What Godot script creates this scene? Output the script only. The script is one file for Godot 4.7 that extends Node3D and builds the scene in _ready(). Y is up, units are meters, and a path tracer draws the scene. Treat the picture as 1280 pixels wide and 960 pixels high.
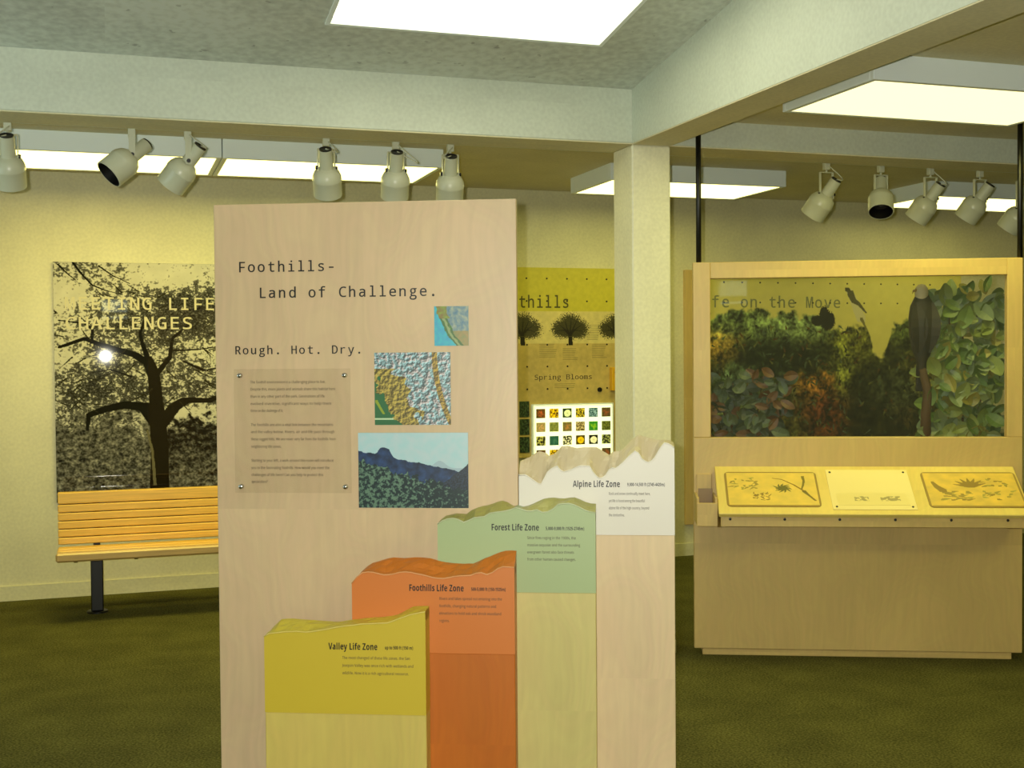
extends Node3D
# An exhibit room of a visitor centre. Two directions rule the place: the building (walls, beams, ceiling lights)
# and the free-standing exhibits; both are turned about the vertical from the camera's own direction.

const BUILDING := 18.5
const EXHIBIT := -5.5

var bframe: Basis
var eframe: Basis
var names := {}
var boxes := {}
var M := {}
var mono: Font
var sans: Font
var bold: Font
var wide_mono: Font
var heavy_mono: Font
var noise_a := FastNoiseLite.new()
var noise_b := FastNoiseLite.new()
var rng := RandomNumberGenerator.new()

# ---------------------------------------------------------------- helpers: nodes

func numbered(called: String) -> String:
	names[called] = names.get(called, -1) + 1
	return called if names[called] == 0 else "%s_%03d" % [called, names[called]]

func thing(called: String, label: String, category: String, basis_: Basis, at: Vector3, group := "") -> Node3D:
	var o := Node3D.new()
	o.name = numbered(called)
	add_child(o)
	o.transform = Transform3D(basis_, basis_ * at)
	o.set_meta("label", label)
	o.set_meta("category", category)
	if group != "":
		o.set_meta("group", group)
	return o

func put(parent: Node, called: String, mesh: Mesh, m: Material, at := Vector3.ZERO, turn := Basis()) -> MeshInstance3D:
	var o := MeshInstance3D.new()
	o.name = called
	o.mesh = mesh
	o.material_override = m
	o.transform = Transform3D(turn, at)
	parent.add_child(o, true)
	return o

func bar(parent: Node, called: String, m: Material, lo: Vector3, hi: Vector3, bevel := 0.003) -> MeshInstance3D:
	return put(parent, called, box(hi - lo, bevel), m, (lo + hi) * 0.5)

func structure(called: String, mesh: Mesh, m: Material, at: Vector3, turn: Basis) -> MeshInstance3D:
	var o := put(self, called, mesh, m, at, turn)
	o.set_meta("kind", "structure")
	return o

func slab(called: String, m: Material, lo: Vector3, hi: Vector3) -> MeshInstance3D:
	return structure(called, box(hi - lo, 0.0), m, bframe * ((lo + hi) * 0.5), bframe)

# ---------------------------------------------------------------- helpers: meshes

func tri(st: SurfaceTool, a: Vector3, b: Vector3, c: Vector3, out_: Vector3, ua := Vector2.ZERO, ub := Vector2.ZERO, uc := Vector2.ZERO) -> void:
	if (b - a).cross(c - a).dot(out_) > 0.0:
		st.set_uv(ua); st.add_vertex(a); st.set_uv(uc); st.add_vertex(c); st.set_uv(ub); st.add_vertex(b)
	else:
		st.set_uv(ua); st.add_vertex(a); st.set_uv(ub); st.add_vertex(b); st.set_uv(uc); st.add_vertex(c)

func quad(st: SurfaceTool, a: Vector3, b: Vector3, c: Vector3, d: Vector3, out_: Vector3) -> void:
	tri(st, a, b, c, out_)
	tri(st, a, c, d, out_)

func begin(smooth := false) -> SurfaceTool:
	var st := SurfaceTool.new()
	st.begin(Mesh.PRIMITIVE_TRIANGLES)
	st.set_smooth_group(0 if smooth else -1)
	return st

func finish(st: SurfaceTool) -> ArrayMesh:
	st.generate_normals()
	return st.commit()

func joined(st: SurfaceTool) -> ArrayMesh:
	return st.commit()

func box(size: Vector3, bevel := 0.003) -> ArrayMesh:
	var key := "%.4f %.4f %.4f %.4f" % [size.x, size.y, size.z, bevel]
	if boxes.has(key):
		return boxes[key]
	var h := size * 0.5
	var r: float = min(bevel, min(h.x, min(h.y, h.z)) * 0.6)
	var st := begin()
	for axis in 3:
		for s in [-1.0, 1.0]:
			var n := Vector3.ZERO
			n[axis] = s
			var i := (axis + 1) % 3
			var j := (axis + 2) % 3
			var pts := []
			for c in [[-1, -1], [1, -1], [1, 1], [-1, 1]]:
				var p := Vector3.ZERO
				p[axis] = s * h[axis]
				p[i] = c[0] * (h[i] - r)
				p[j] = c[1] * (h[j] - r)
				pts.append(p)
			quad(st, pts[0], pts[1], pts[2], pts[3], n)
	if r > 0.0:
		for axis in 3:
			var i := (axis + 1) % 3
			var j := (axis + 2) % 3
			for si in [-1.0, 1.0]:
				for sj in [-1.0, 1.0]:
					var pts := []
					for e in [-1.0, 1.0]:
						var p := Vector3.ZERO
						p[axis] = e * (h[axis] - r)
						p[i] = si * h[i]
						p[j] = sj * (h[j] - r)
						var q := p
						q[i] = si * (h[i] - r)
						q[j] = sj * h[j]
						pts.append(p); pts.append(q)
					var n := Vector3.ZERO
					n[i] = si; n[j] = sj
					quad(st, pts[0], pts[1], pts[3], pts[2], n)
		for sx in [-1.0, 1.0]:
			for sy in [-1.0, 1.0]:
				for sz in [-1.0, 1.0]:
					var k := Vector3(sx, sy, sz)
					tri(st, k * Vector3(h.x, h.y - r, h.z - r), k * Vector3(h.x - r, h.y, h.z - r), k * Vector3(h.x - r, h.y - r, h.z), k)
	boxes[key] = finish(st)
	return boxes[key]

func plate(w: float, h: float, d: float) -> ArrayMesh:
	# a thin board whose front carries the whole texture
	var st := begin()
	var a := Vector3(-w / 2, -h / 2, d / 2)
	var b := Vector3(w / 2, -h / 2, d / 2)
	var c := Vector3(w / 2, h / 2, d / 2)
	var e := Vector3(-w / 2, h / 2, d / 2)
	tri(st, a, b, c, Vector3.BACK, Vector2(0, 1), Vector2(1, 1), Vector2(1, 0))
	tri(st, a, c, e, Vector3.BACK, Vector2(0, 1), Vector2(1, 0), Vector2(0, 0))
	var z := Vector3(0, 0, -d)
	quad(st, a, b, b + z, a + z, Vector3.DOWN)
	quad(st, c, e, e + z, c + z, Vector3.UP)
	quad(st, a, e, e + z, a + z, Vector3.LEFT)
	quad(st, b, c, c + z, b + z, Vector3.RIGHT)
	quad(st, a + z, b + z, c + z, e + z, Vector3.FORWARD)
	return finish(st)

func prism(poly: PackedVector2Array, z0: float, z1: float) -> ArrayMesh:
	var st := begin()
	prism_into(st, poly, z0, z1)
	return finish(st)

func prism_into(st: SurfaceTool, poly: PackedVector2Array, z0: float, z1: float) -> void:
	var t := Geometry2D.triangulate_polygon(poly)
	for k in range(0, t.size(), 3):
		for z in [z0, z1]:
			var n := Vector3(0, 0, 1 if z == max(z0, z1) else -1)
			tri(st, Vector3(poly[t[k]].x, poly[t[k]].y, z), Vector3(poly[t[k + 1]].x, poly[t[k + 1]].y, z), Vector3(poly[t[k + 2]].x, poly[t[k + 2]].y, z), n)
	var turn := 1.0 if Geometry2D.is_polygon_clockwise(poly) else -1.0
	for k in poly.size():
		var p := poly[k]
		var q := poly[(k + 1) % poly.size()]
		var n2 := Vector2(-(q - p).y, (q - p).x) * turn
		quad(st, Vector3(p.x, p.y, z0), Vector3(q.x, q.y, z0), Vector3(q.x, q.y, z1), Vector3(p.x, p.y, z1), Vector3(n2.x, n2.y, 0))

func rounded(w: float, h: float, r: float, steps := 5) -> PackedVector2Array:
	var p := PackedVector2Array()
	for c in [[1, 1, 0.0], [-1, 1, 90.0], [-1, -1, 180.0], [1, -1, 270.0]]:
		for k in steps + 1:
			var a := deg_to_rad(c[2] + 90.0 * k / steps)
			p.append(Vector2(c[0] * (w / 2 - r) + r * cos(a), c[1] * (h / 2 - r) + r * sin(a)))
	return p

func lathe(profile: Array, sides := 28) -> ArrayMesh:
	# profile: [radius, y] down the axis; sharp corners split the shading
	var st := begin(true)
	var group := 0
	for k in profile.size() - 1:
		var a: Array = profile[k]
		var b: Array = profile[k + 1]
		if k > 0:
			var before := Vector2(a[0] - profile[k - 1][0], a[1] - profile[k - 1][1]).normalized()
			var now := Vector2(b[0] - a[0], b[1] - a[1]).normalized()
			if before.dot(now) < 0.75:
				group += 1
		st.set_smooth_group(group)
		var out2 := Vector2(-(b[1] - a[1]), b[0] - a[0])
		for i in sides:
			var t0 := TAU * i / sides
			var t1 := TAU * (i + 1) / sides
			var c0 := Vector3(cos(t0), 0, sin(t0))
			var c1 := Vector3(cos(t1), 0, sin(t1))
			var mid := (c0 + c1).normalized()
			var n := mid * out2.x + Vector3.UP * out2.y
			var p0: Vector3 = c0 * a[0] + Vector3.UP * a[1]
			var p1: Vector3 = c1 * a[0] + Vector3.UP * a[1]
			var q0: Vector3 = c0 * b[0] + Vector3.UP * b[1]
			var q1: Vector3 = c1 * b[0] + Vector3.UP * b[1]
			if a[0] > 1e-5:
				tri(st, p0, p1, q1 if b[0] > 1e-5 else q0, n)
			if b[0] > 1e-5:
				tri(st, p0, q1, q0, n)
	return finish(st)

func tube(points: Array, r0: float, r1: float, sides := 8) -> ArrayMesh:
	var st := begin(true)
	var rings := []
	for k in points.size():
		var d: Vector3 = (points[min(k + 1, points.size() - 1)] - points[max(k - 1, 0)]).normalized()
		var a := d.cross(Vector3.UP if abs(d.y) < 0.9 else Vector3.RIGHT).normalized()
		var b := d.cross(a)
		var r: float = lerp(r0, r1, float(k) / (points.size() - 1))
		var ring := []
		for i in sides:
			ring.append(points[k] + (a * cos(TAU * i / sides) + b * sin(TAU * i / sides)) * r)
		rings.append(ring)
	for k in rings.size() - 1:
		for i in sides:
			var j := (i + 1) % sides
			quad(st, rings[k][i], rings[k][j], rings[k + 1][j], rings[k + 1][i], (rings[k][i] + rings[k][j] - points[k] * 2.0))
	for e in [0, rings.size() - 1]:
		for i in sides:
			tri(st, points[e], rings[e][i], rings[e][(i + 1) % sides], points[e] - points[1 if e == 0 else e - 1])
	return finish(st)

func leaf_mesh(length: float, width: float, cup: float, lobes := 0.0) -> ArrayMesh:
	var st := begin()
	var n := 6
	var mid := []
	var left := []
	var right := []
	for k in n + 1:
		var t := float(k) / n
		var w: float = width * 0.5 * pow(sin(PI * clamp(t * 0.93 + 0.04, 0.0, 1.0)), 0.75) * (1.0 + lobes * sin(t * 19.0))
		var z := -cup * sin(PI * t) * length
		mid.append(Vector3(0, t * length, z))
		left.append(Vector3(-w, t * length, z + w * 0.35))
		right.append(Vector3(w, t * length, z + w * 0.35))
	for k in n:
		quad(st, mid[k], left[k], left[k + 1], mid[k + 1], Vector3.BACK)
		quad(st, mid[k], right[k], right[k + 1], mid[k + 1], Vector3.BACK)
	return finish(st)

# ---------------------------------------------------------------- helpers: materials and pictures

func mat(called: String, c: Color, rough := 0.6, metal := 0.0, spec := 0.5) -> StandardMaterial3D:
	var m := StandardMaterial3D.new()
	m.resource_name = called
	m.albedo_color = c
	m.roughness = rough
	m.metallic = metal
	m.metallic_specular = spec
	return m

func picture(w: int, h: int, f: Callable) -> Image:
	var data := PackedByteArray()
	data.resize(w * h * 3)
	var k := 0
	for y in h:
		for x in w:
			var c: Color = f.call(float(x) / w, float(y) / h)
			data[k] = clampi(int(c.r * 255.0), 0, 255)
			data[k + 1] = clampi(int(c.g * 255.0), 0, 255)
			data[k + 2] = clampi(int(c.b * 255.0), 0, 255)
			k += 3
	return Image.create_from_data(w, h, false, Image.FORMAT_RGB8, data)

func stroke(im: Image, pts: Array, r0: float, r1: float, c: Color) -> void:
	# a tapering brush line, for the printed pictures
	for k in pts.size() - 1:
		var a: Vector2 = pts[k]
		var b: Vector2 = pts[k + 1]
		var n := int(a.distance_to(b) / 0.8) + 1
		for i in n + 1:
			var t := float(i) / n
			var r: float = lerp(r0, r1, (k + t) / (pts.size() - 1))
			var p := a.lerp(b, t)
			im.fill_rect(Rect2i(int(p.x - r), int(p.y - r * 0.8), max(1, int(2 * r)), max(1, int(1.6 * r))), c)

func blob(im: Image, at: Vector2, rx: float, ry: float, c: Color, ragged := 0.35) -> void:
	for y in range(max(0, int(at.y - ry * 1.4)), min(im.get_height(), int(at.y + ry * 1.4) + 1)):
		for x in range(max(0, int(at.x - rx * 1.4)), min(im.get_width(), int(at.x + rx * 1.4) + 1)):
			var d := Vector2((x - at.x) / rx, (y - at.y) / ry).length() + ragged * noise_b.get_noise_2d(x * 9.0, y * 9.0)
			if d < 1.0:
				im.set_pixel(x, y, c * (1.0 + 0.45 * noise_a.get_noise_2d(x * 7.0, y * 7.0)))

func textured(called: String, im: Image, rough := 0.5, tri_scale := 0.0) -> StandardMaterial3D:
	var m := mat(called, Color.WHITE, rough)
	m.albedo_texture = ImageTexture.create_from_image(im)
	if tri_scale > 0.0:
		m.uv1_triplanar = true
		m.uv1_scale = Vector3.ONE * tri_scale
	return m

func font(family: String, weight := 400, space := 0, heavy := 0.0) -> Font:
	var f := SystemFont.new()
	f.font_names = PackedStringArray([family])
	f.font_weight = weight
	if space == 0:
		return f
	var v := FontVariation.new()
	v.base_font = f
	v.variation_embolden = heavy
	v.spacing_glyph = space
	return v

func write(parent: Node, called: String, text: String, f: Font, cap: float, at: Vector3, width: float, m: Material, thick := 0.0012) -> MeshInstance3D:
	# at: left end of the base line; width: how long the line is, 0 for the font's own length
	var t := TextMesh.new()
	t.font = f
	t.font_size = 40
	t.text = text
	t.pixel_size = cap / 0.714 / 40.0
	t.depth = thick
	t.curve_step = 1.5 if cap > 0.012 else 4.0
	t.horizontal_alignment = HORIZONTAL_ALIGNMENT_LEFT
	t.vertical_alignment = VERTICAL_ALIGNMENT_CENTER
	var rise := (f.get_ascent(40) - f.get_descent(40)) * 0.5 * t.pixel_size
	var long := t.get_aabb().size.x
	var sx := width / long if width > 0.0 else 1.0
	return put(parent, called, t, m, at + Vector3(0, rise, thick * 0.5), Basis.from_scale(Vector3(sx, 1, 1)))

# ---------------------------------------------------------------- scene

func _ready() -> void:
	bframe = Basis(Vector3.UP, deg_to_rad(BUILDING))
	eframe = Basis(Vector3.UP, deg_to_rad(EXHIBIT))
	rng.seed = 11
	noise_a.seed = 3
	noise_a.frequency = 0.05
	noise_a.fractal_octaves = 4
	noise_b.seed = 8
	noise_b.frequency = 0.03
	noise_b.fractal_octaves = 3

	var cam := Camera3D.new()
	cam.name = "camera"
	cam.fov = rad_to_deg(2.0 * atan(480.0 / 1500.0))
	cam.transform = Transform3D(Basis(Vector3.RIGHT, -atan(36.0 / 1500.0)) * Basis(Vector3.BACK, -0.008), Vector3(0, 1.55, 0))
	cam.near = 0.05
	cam.far = 100.0
	cam.current = true
	add_child(cam)

	var env := Environment.new()
	env.background_mode = Environment.BG_COLOR
	env.background_color = Color(0.86, 0.98, 0.97)
	env.background_energy_multiplier = 2.6
	env.tonemap_mode = Environment.TONE_MAPPER_LINEAR
	env.tonemap_exposure = 1.03
	env.sdfgi_enabled = true
	env.ssao_enabled = true
	env.ssil_enabled = true
	var we := WorldEnvironment.new()
	we.name = "environment"
	we.environment = env
	add_child(we)

	# the camera's own flash: its glint shows on the glossy poster, its shadows fall just right of things
	var flash := SpotLight3D.new()
	flash.name = "camera_flash"
	flash.position = Vector3(-0.06, 1.58, 0.0)
	flash.light_color = Color(0.98, 0.97, 0.90)
	flash.light_energy = 11.5
	flash.light_size = 0.014
	flash.spot_range = 30.0
	flash.spot_attenuation = 2.0
	flash.spot_angle = 48.0
	flash.spot_angle_attenuation = 0.3
	flash.shadow_enabled = true
	add_child(flash)

	mono = font("Droid Sans Mono")
	heavy_mono = font("Droid Sans Mono", 400, 3, 0.35)
	wide_mono = font("Droid Sans Mono", 400, 5, 0.28)
	sans = font("Droid Sans")
	bold = font("Droid Sans", 700)
	materials()
	room()
	lights()
	print("room")
	main_panel()
	zones()
	print("panels")
	bench()
	oak_poster()
	foothills_wall_panel()
	moving_life_panel()
	print("wall")
	display_case()
	print("case")

func materials() -> void:
	var grain := func(x: float, y: float) -> Color:
		var warp := noise_b.get_noise_2d(x * 70.0, y * 45.0)
		var fine := noise_a.get_noise_2d(x * 900.0 + warp * 40.0, y * 60.0)
		var arch := sin((x * 9.0 + warp * 4.5 + y * 0.7) * 6.0)
		var v: float = 1.0 + 0.03 * fine + 0.010 * arch * arch + 0.05 * warp
		return Color(0.90 * v, 0.905 * v * (1.0 + 0.006 * arch), 0.91 * v)
	var ply := ImageTexture.create_from_image(picture(384, 384, grain))
	for a in [["birch", Color(0.88, 0.765, 0.61)], ["maple", Color(0.86, 0.735, 0.455)], ["valley_wood", Color(0.88, 0.79, 0.43)], ["foothill_wood", Color(0.82, 0.45, 0.14)], ["forest_wood", Color(0.87, 0.81, 0.53)], ["alpine_wood", Color(0.93, 0.82, 0.66)]]:
		var m := mat(a[0], a[1], 0.42)
		m.albedo_texture = ply
		m.uv1_triplanar = true
		m.uv1_scale = Vector3.ONE * 0.8
		M[a[0]] = m
	var slat_grain := picture(128, 256, func(x: float, y: float) -> Color:
		var v: float = 0.92 + 0.09 * noise_a.get_noise_2d(x * 50.0, y * 1500.0)
		return Color(v, v, v))
	M.desk = M.maple.duplicate()
	M.desk.resource_name = "yellow_desk_maple"
	M.desk.albedo_color = Color(0.97, 0.86, 0.47)
	M.slat = mat("varnished_slat", Color(0.98, 0.78, 0.32), 0.28)
	M.slat.albedo_texture = ImageTexture.create_from_image(slat_grain)
	M.slat.uv1_triplanar = true
	M.slat.uv1_scale = Vector3.ONE * 0.9
	M.slat_worn = M.slat.duplicate()
	M.slat_worn.resource_name = "worn_slat"
	M.slat_worn.albedo_color = Color(0.82, 0.68, 0.42)

	var carpet_im := picture(512, 512, func(x: float, y: float) -> Color:
		var f := noise_a.get_noise_2d(x * 3000.0, y * 3000.0)
		var g := noise_b.get_noise_2d(x * 160.0, y * 160.0)
		var v: float = 1.0 + 0.55 * f + 0.12 * g
		return Color(0.325 * v, 0.32 * v, 0.165 * v))
	M.carpet = textured("olive_carpet", carpet_im, 0.95, 0.55)
	M.carpet.metallic_specular = 0.15
	M.carpet.heightmap_enabled = true
	M.carpet.heightmap_texture = M.carpet.albedo_texture
	M.carpet.heightmap_scale = 0.5

	var plaster := picture(256, 256, func(x: float, y: float) -> Color:
		var v: float = 0.97 + 0.05 * noise_a.get_noise_2d(x * 1400.0, y * 1400.0) + 0.03 * noise_b.get_noise_2d(x * 120.0, y * 120.0)
		return Color(v, v, v))
	var pt := ImageTexture.create_from_image(plaster)
	for a in [["wall", Color(0.86, 0.84, 0.68), 0.38], ["beam", Color(0.83, 0.86, 0.80), 0.5], ["ceiling", Color(0.84, 0.87, 0.84), 0.8], ["soffit", Color(0.88, 0.85, 0.70), 0.8], ["column", Color(0.93, 0.92, 0.82), 0.4]]:
		var m := mat(a[0] + "_paint", a[1], a[2])
		m.albedo_texture = pt
		m.uv1_triplanar = true
		m.uv1_scale = Vector3.ONE * 0.6
		m.heightmap_enabled = true
		m.heightmap_texture = pt
		m.heightmap_scale = 0.04
		M[a[0]] = m
	# board-formed concrete with faint stains and small pits over the front bay
	var rough_im := picture(512, 512, func(x: float, y: float) -> Color:
		var v: float = 0.96 + 0.10 * noise_a.get_noise_2d(x * 900.0, y * 900.0) + 0.08 * noise_b.get_noise_2d(x * 90.0, y * 90.0)
		if noise_b.get_noise_2d(x * 700.0 + 90.0, y * 700.0) < -0.62:
			v -= 0.16
		return Color(v, v, v * 0.99))
	M.ceiling.albedo_texture = ImageTexture.create_from_image(rough_im)
	M.ceiling.heightmap_texture = M.ceiling.albedo_texture
	M.ceiling.heightmap_scale = 0.25
	M.ceiling.uv1_scale = Vector3.ONE * 0.4

	M.enamel = mat("white_enamel", Color(0.91, 0.95, 0.95), 0.35)
	M.spot = mat("spotlight_enamel", Color(0.77, 0.78, 0.69), 0.32)
	M.black = mat("black_metal", Color(0.03, 0.03, 0.03), 0.4)
	M.baffle = mat("black_baffle", Color(0.02, 0.017, 0.015), 0.5)
	M.socket = mat("dark_socket", Color(0.10, 0.10, 0.12), 0.35)
	M.steel = mat("steel", Color(0.75, 0.75, 0.75), 0.22, 1.0)
	M.lens = mat("bulb_glass", Color(0.6, 0.6, 0.6), 0.05, 0.8)
	M.ink = mat("black_ink", Color(0.045, 0.04, 0.05), 0.45)
	M.small_ink = mat("small_print_ink", Color(0.30, 0.26, 0.20), 0.6)
	M.glow = mat("yellowed_diffuser", Color(0.9, 0.85, 0.6), 0.5)
	M.glow.emission_enabled = true
	M.glow.emission = Color(1.0, 0.96, 0.60)
	M.glow.emission_energy_multiplier = 3.0
	M.glow_yellow = M.glow.duplicate()
	M.glow_yellow.emission = Color(1.0, 0.96, 0.70)
	M.glow_yellow.emission_energy_multiplier = 1.6
	M.glow_white = mat("white_diffuser", Color(0.9, 0.9, 0.85), 0.5)
	M.glow_white.emission_enabled = true
	M.glow_white.emission = Color(1.0, 0.98, 0.84)
	M.glow_white.emission_energy_multiplier = 2.0
	M.glass = mat("glass", Color(0.95, 1.0, 0.96, 0.008), 0.02)
	M.glass.metallic_specular = 0.29
	M.glass.transparency = BaseMaterial3D.TRANSPARENCY_ALPHA
	M.acrylic = mat("acrylic", Color(0.62, 0.58, 0.44, 0.025), 0.15)
	M.acrylic.metallic_specular = 0.16
	M.acrylic.transparency = BaseMaterial3D.TRANSPARENCY_ALPHA

# ---------------------------------------------------------------- the room

func room() -> void:
	slab("floor", M.carpet, Vector3(-2.7, -0.2, -8.5), Vector3(8.7, 0.0, 3.2))
	slab("wall_back", M.wall, Vector3(-2.7, 0, -8.5), Vector3(8.7, 3.1, -8.3))
	var lw := begin()
	for r in [[-8.3, 0.0, 3.0, 0.9], [-8.3, 2.5, 3.0, 4.6], [-8.3, 0.9, -5.5, 2.5], [-3.5, 0.9, 3.0, 2.5]]:
		lw.append_from(box(Vector3(0.2, r[3] - r[1], r[2] - r[0]), 0.0), 0, Transform3D(Basis(), Vector3(-0.1, (r[1] + r[3]) / 2, (r[0] + r[2]) / 2)))
	structure("wall_left", joined(lw), M.wall, bframe * Vector3(-2.5, 0, 0), bframe)
	window("window_3", -1.0, 0.9, 1.0, 2.5, [[0.5, true]], Vector3(-2.6, 0.9, -4.5), PI / 2)  # added window, out of view, to brighten the sloping ceiling with daylight
	slab("wall_right", M.wall, Vector3(8.5, 0, -8.3), Vector3(8.7, 3.1, 3.0))
	var fw := begin()
	for r in [[-2.7, 0.0, 8.7, 0.9], [-2.7, 2.5, 8.7, 4.6], [-2.7, 0.9, -2.3, 2.5], [-0.85, 0.9, -0.15, 2.5], [-0.15, 0.9, 0.3, 2.13], [0.3, 0.9, 8.7, 2.5]]:
		fw.append_from(box(Vector3(r[2] - r[0], r[3] - r[1], 0.2), 0.0), 0, Transform3D(Basis(), Vector3((r[0] + r[2]) / 2, (r[1] + r[3]) / 2, 0.1)))
	structure("wall_front", joined(fw), M.wall, bframe * Vector3(0, 0, 3.0), bframe)
	window("window_1", -2.3, 0.9, -0.85, 2.5, [[0.5, true]])
	window("window_2", -0.15, 2.13, 0.3, 2.5, [[0.28, false]])
	slab("baseboard_back", M.wall, Vector3(-2.5, 0, -8.3), Vector3(8.5, 0.095, -8.285))
	slab("ceiling_back", M.soffit, Vector3(-2.5, 2.755, -8.3), Vector3(8.5, 2.95, -5.86))
	slab("ceiling_right", M.soffit, Vector3(2.74, 2.755, -5.6), Vector3(8.5, 2.95, 3.0))

	# sloping ceiling of the front bay with an opening for its light panel; x along the beam, z up the slope
	var a := atan(0.15)
	var sb := bframe * Basis(Vector3.RIGHT, -a)
	var st := begin()
	for r in [[-2.5, 0.885, -0.0, 8.75], [2.155, 2.526, 0.0, 8.75], [0.885, 2.155, 0.0, 0.495], [0.885, 2.155, 1.745, 8.75]]:
		var p := box(Vector3(r[1] - r[0], 0.16, r[3] - r[2]), 0.0)
		st.append_from(p, 0, Transform3D(Basis(), Vector3((r[0] + r[1]) / 2, 0.08, (r[2] + r[3]) / 2)))
	structure("ceiling_front", joined(st), M.ceiling, bframe * Vector3(0, 2.89, -5.6), sb)

	var beam := thing("ceiling_beam", "long pale painted beam running across the room above the track lights", "beam", bframe, Vector3(0, 2.62, -5.73))
	beam.set_meta("kind", "structure")
	bar(beam, "beam_body", M.beam, Vector3(-2.5, 0, -0.13), Vector3(8.5, 0.36, 0.13), 0.004)
	bar(beam, "soffit_board", M.soffit, Vector3(-2.5, -0.006, -0.128), Vector3(8.5, 0.0, 0.128), 0.001)
	var beam2 := thing("ceiling_beam", "pale painted deep beam running forward from the square column", "beam", bframe, Vector3(2.526, 2.62, -5.6))
	beam2.set_meta("kind", "structure")
	var side := PackedVector2Array([Vector2(0.002, 0), Vector2(8.6, 0), Vector2(8.6, 1.75), Vector2(0.002, 0.36)])
	var bm := put(beam2, "beam_body", prism(side, 0.0, 0.214), M.beam, Vector3(0, 0, 0), Basis(Vector3(0, 0, 1), Vector3.UP, Vector3(1, 0, 0)))
	bm.name = "beam_body"
	bar(beam2, "soffit_board", M.soffit, Vector3(0.002, -0.006, 0.005), Vector3(0.212, 0.0, 8.6), 0.001)
	var col := thing("square_column", "square cream painted column standing behind the alpine board", "column", bframe, Vector3(2.633, 0, -5.72))
	col.set_meta("kind", "structure")
	bar(col, "shaft", M.column, Vector3(-0.107, 0, -0.12), Vector3(0.107, 2.614, 0.12), 0.006)
	bar(col, "base_trim", M.wall, Vector3(-0.122, 0, -0.135), Vector3(0.122, 0.075, 0.135), 0.006)

func window(called: String, u0: float, y0: float, u1: float, y1: float, bars: Array, at := Vector3(0, -1, 0), turn := 0.0) -> void:
	var w := Node3D.new()
	w.name = called
	add_child(w)
	w.transform = Transform3D(bframe, bframe * Vector3((u0 + u1) / 2, y0, 3.1)) if at.y < 0.0 else Transform3D(bframe * Basis(Vector3.UP, turn), bframe * at)
	w.set_meta("kind", "structure")
	var hw := (u1 - u0) / 2
	var h := y1 - y0
	bar(w, "frame_sill", M.enamel, Vector3(-hw, 0, -0.04), Vector3(hw, 0.04, 0.04))
	bar(w, "frame_head", M.enamel, Vector3(-hw, h - 0.04, -0.04), Vector3(hw, h, 0.04))
	bar(w, "frame_jamb", M.enamel, Vector3(-hw, 0.04, -0.04), Vector3(-hw + 0.04, h - 0.04, 0.04))
	bar(w, "frame_jamb", M.enamel, Vector3(hw - 0.04, 0.04, -0.04), Vector3(hw, h - 0.04, 0.04))
	for b in bars:
		if b[1]:
			var x: float = lerp(-hw, hw, b[0])
			bar(w, "mullion", M.enamel, Vector3(x - 0.02, 0.04, -0.03), Vector3(x + 0.02, h - 0.04, 0.03))
		else:
			var y: float = lerp(0.0, h, b[0])
			bar(w, "transom", M.enamel, Vector3(-hw + 0.04, y - 0.035, -0.03), Vector3(hw - 0.04, y + 0.035, 0.03))
	put(w, "pane", plate(hw * 2 - 0.08, h - 0.08, 0.004), M.glass, Vector3(0, h / 2, 0.0))

func area(parent: Node3D, at: Vector3, size: Vector2, energy: float, c: Color, turn := Basis()) -> void:
	var l := AreaLight3D.new()
	l.name = "panel_light"
	l.area_size = size
	l.area_normalize_energy = true
	l.light_energy = energy
	l.light_color = c
	l.area_range = 30.0
	l.shadow_enabled = true
	l.transform = Transform3D(turn * Basis(Vector3.RIGHT, -PI / 2), at)
	parent.add_child(l, true)

func fixture(label: String, u0: float, w0: float, energy: float, c: Color, glow: Material, group := "surface-mounted ceiling lights") -> void:
	# a shallow enamelled box under the ceiling with a yellowed plastic diffuser; u0, w0: its left rear corner
	var t := thing("ceiling_light", label, "ceiling light", bframe, Vector3(u0 + 0.63, 2.755, w0 + 0.345), group)
	var st := begin()
	for r in [[-0.63, -0.345, 0.63, -0.318], [-0.63, 0.318, 0.63, 0.345], [-0.63, -0.318, -0.603, 0.318], [0.603, -0.318, 0.63, 0.318]]:
		st.append_from(box(Vector3(r[2] - r[0], 0.106, r[3] - r[1]), 0.002), 0, Transform3D(Basis(), Vector3((r[0] + r[2]) / 2, -0.053, (r[1] + r[3]) / 2)))
	put(t, "housing", joined(st), M.enamel)
	bar(t, "diffuser", glow, Vector3(-0.603, -0.104, -0.318), Vector3(0.603, -0.092, 0.318), 0.001)
	area(t, Vector3(0, -0.108, 0), Vector2(1.16, 0.59), energy, c)

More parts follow.
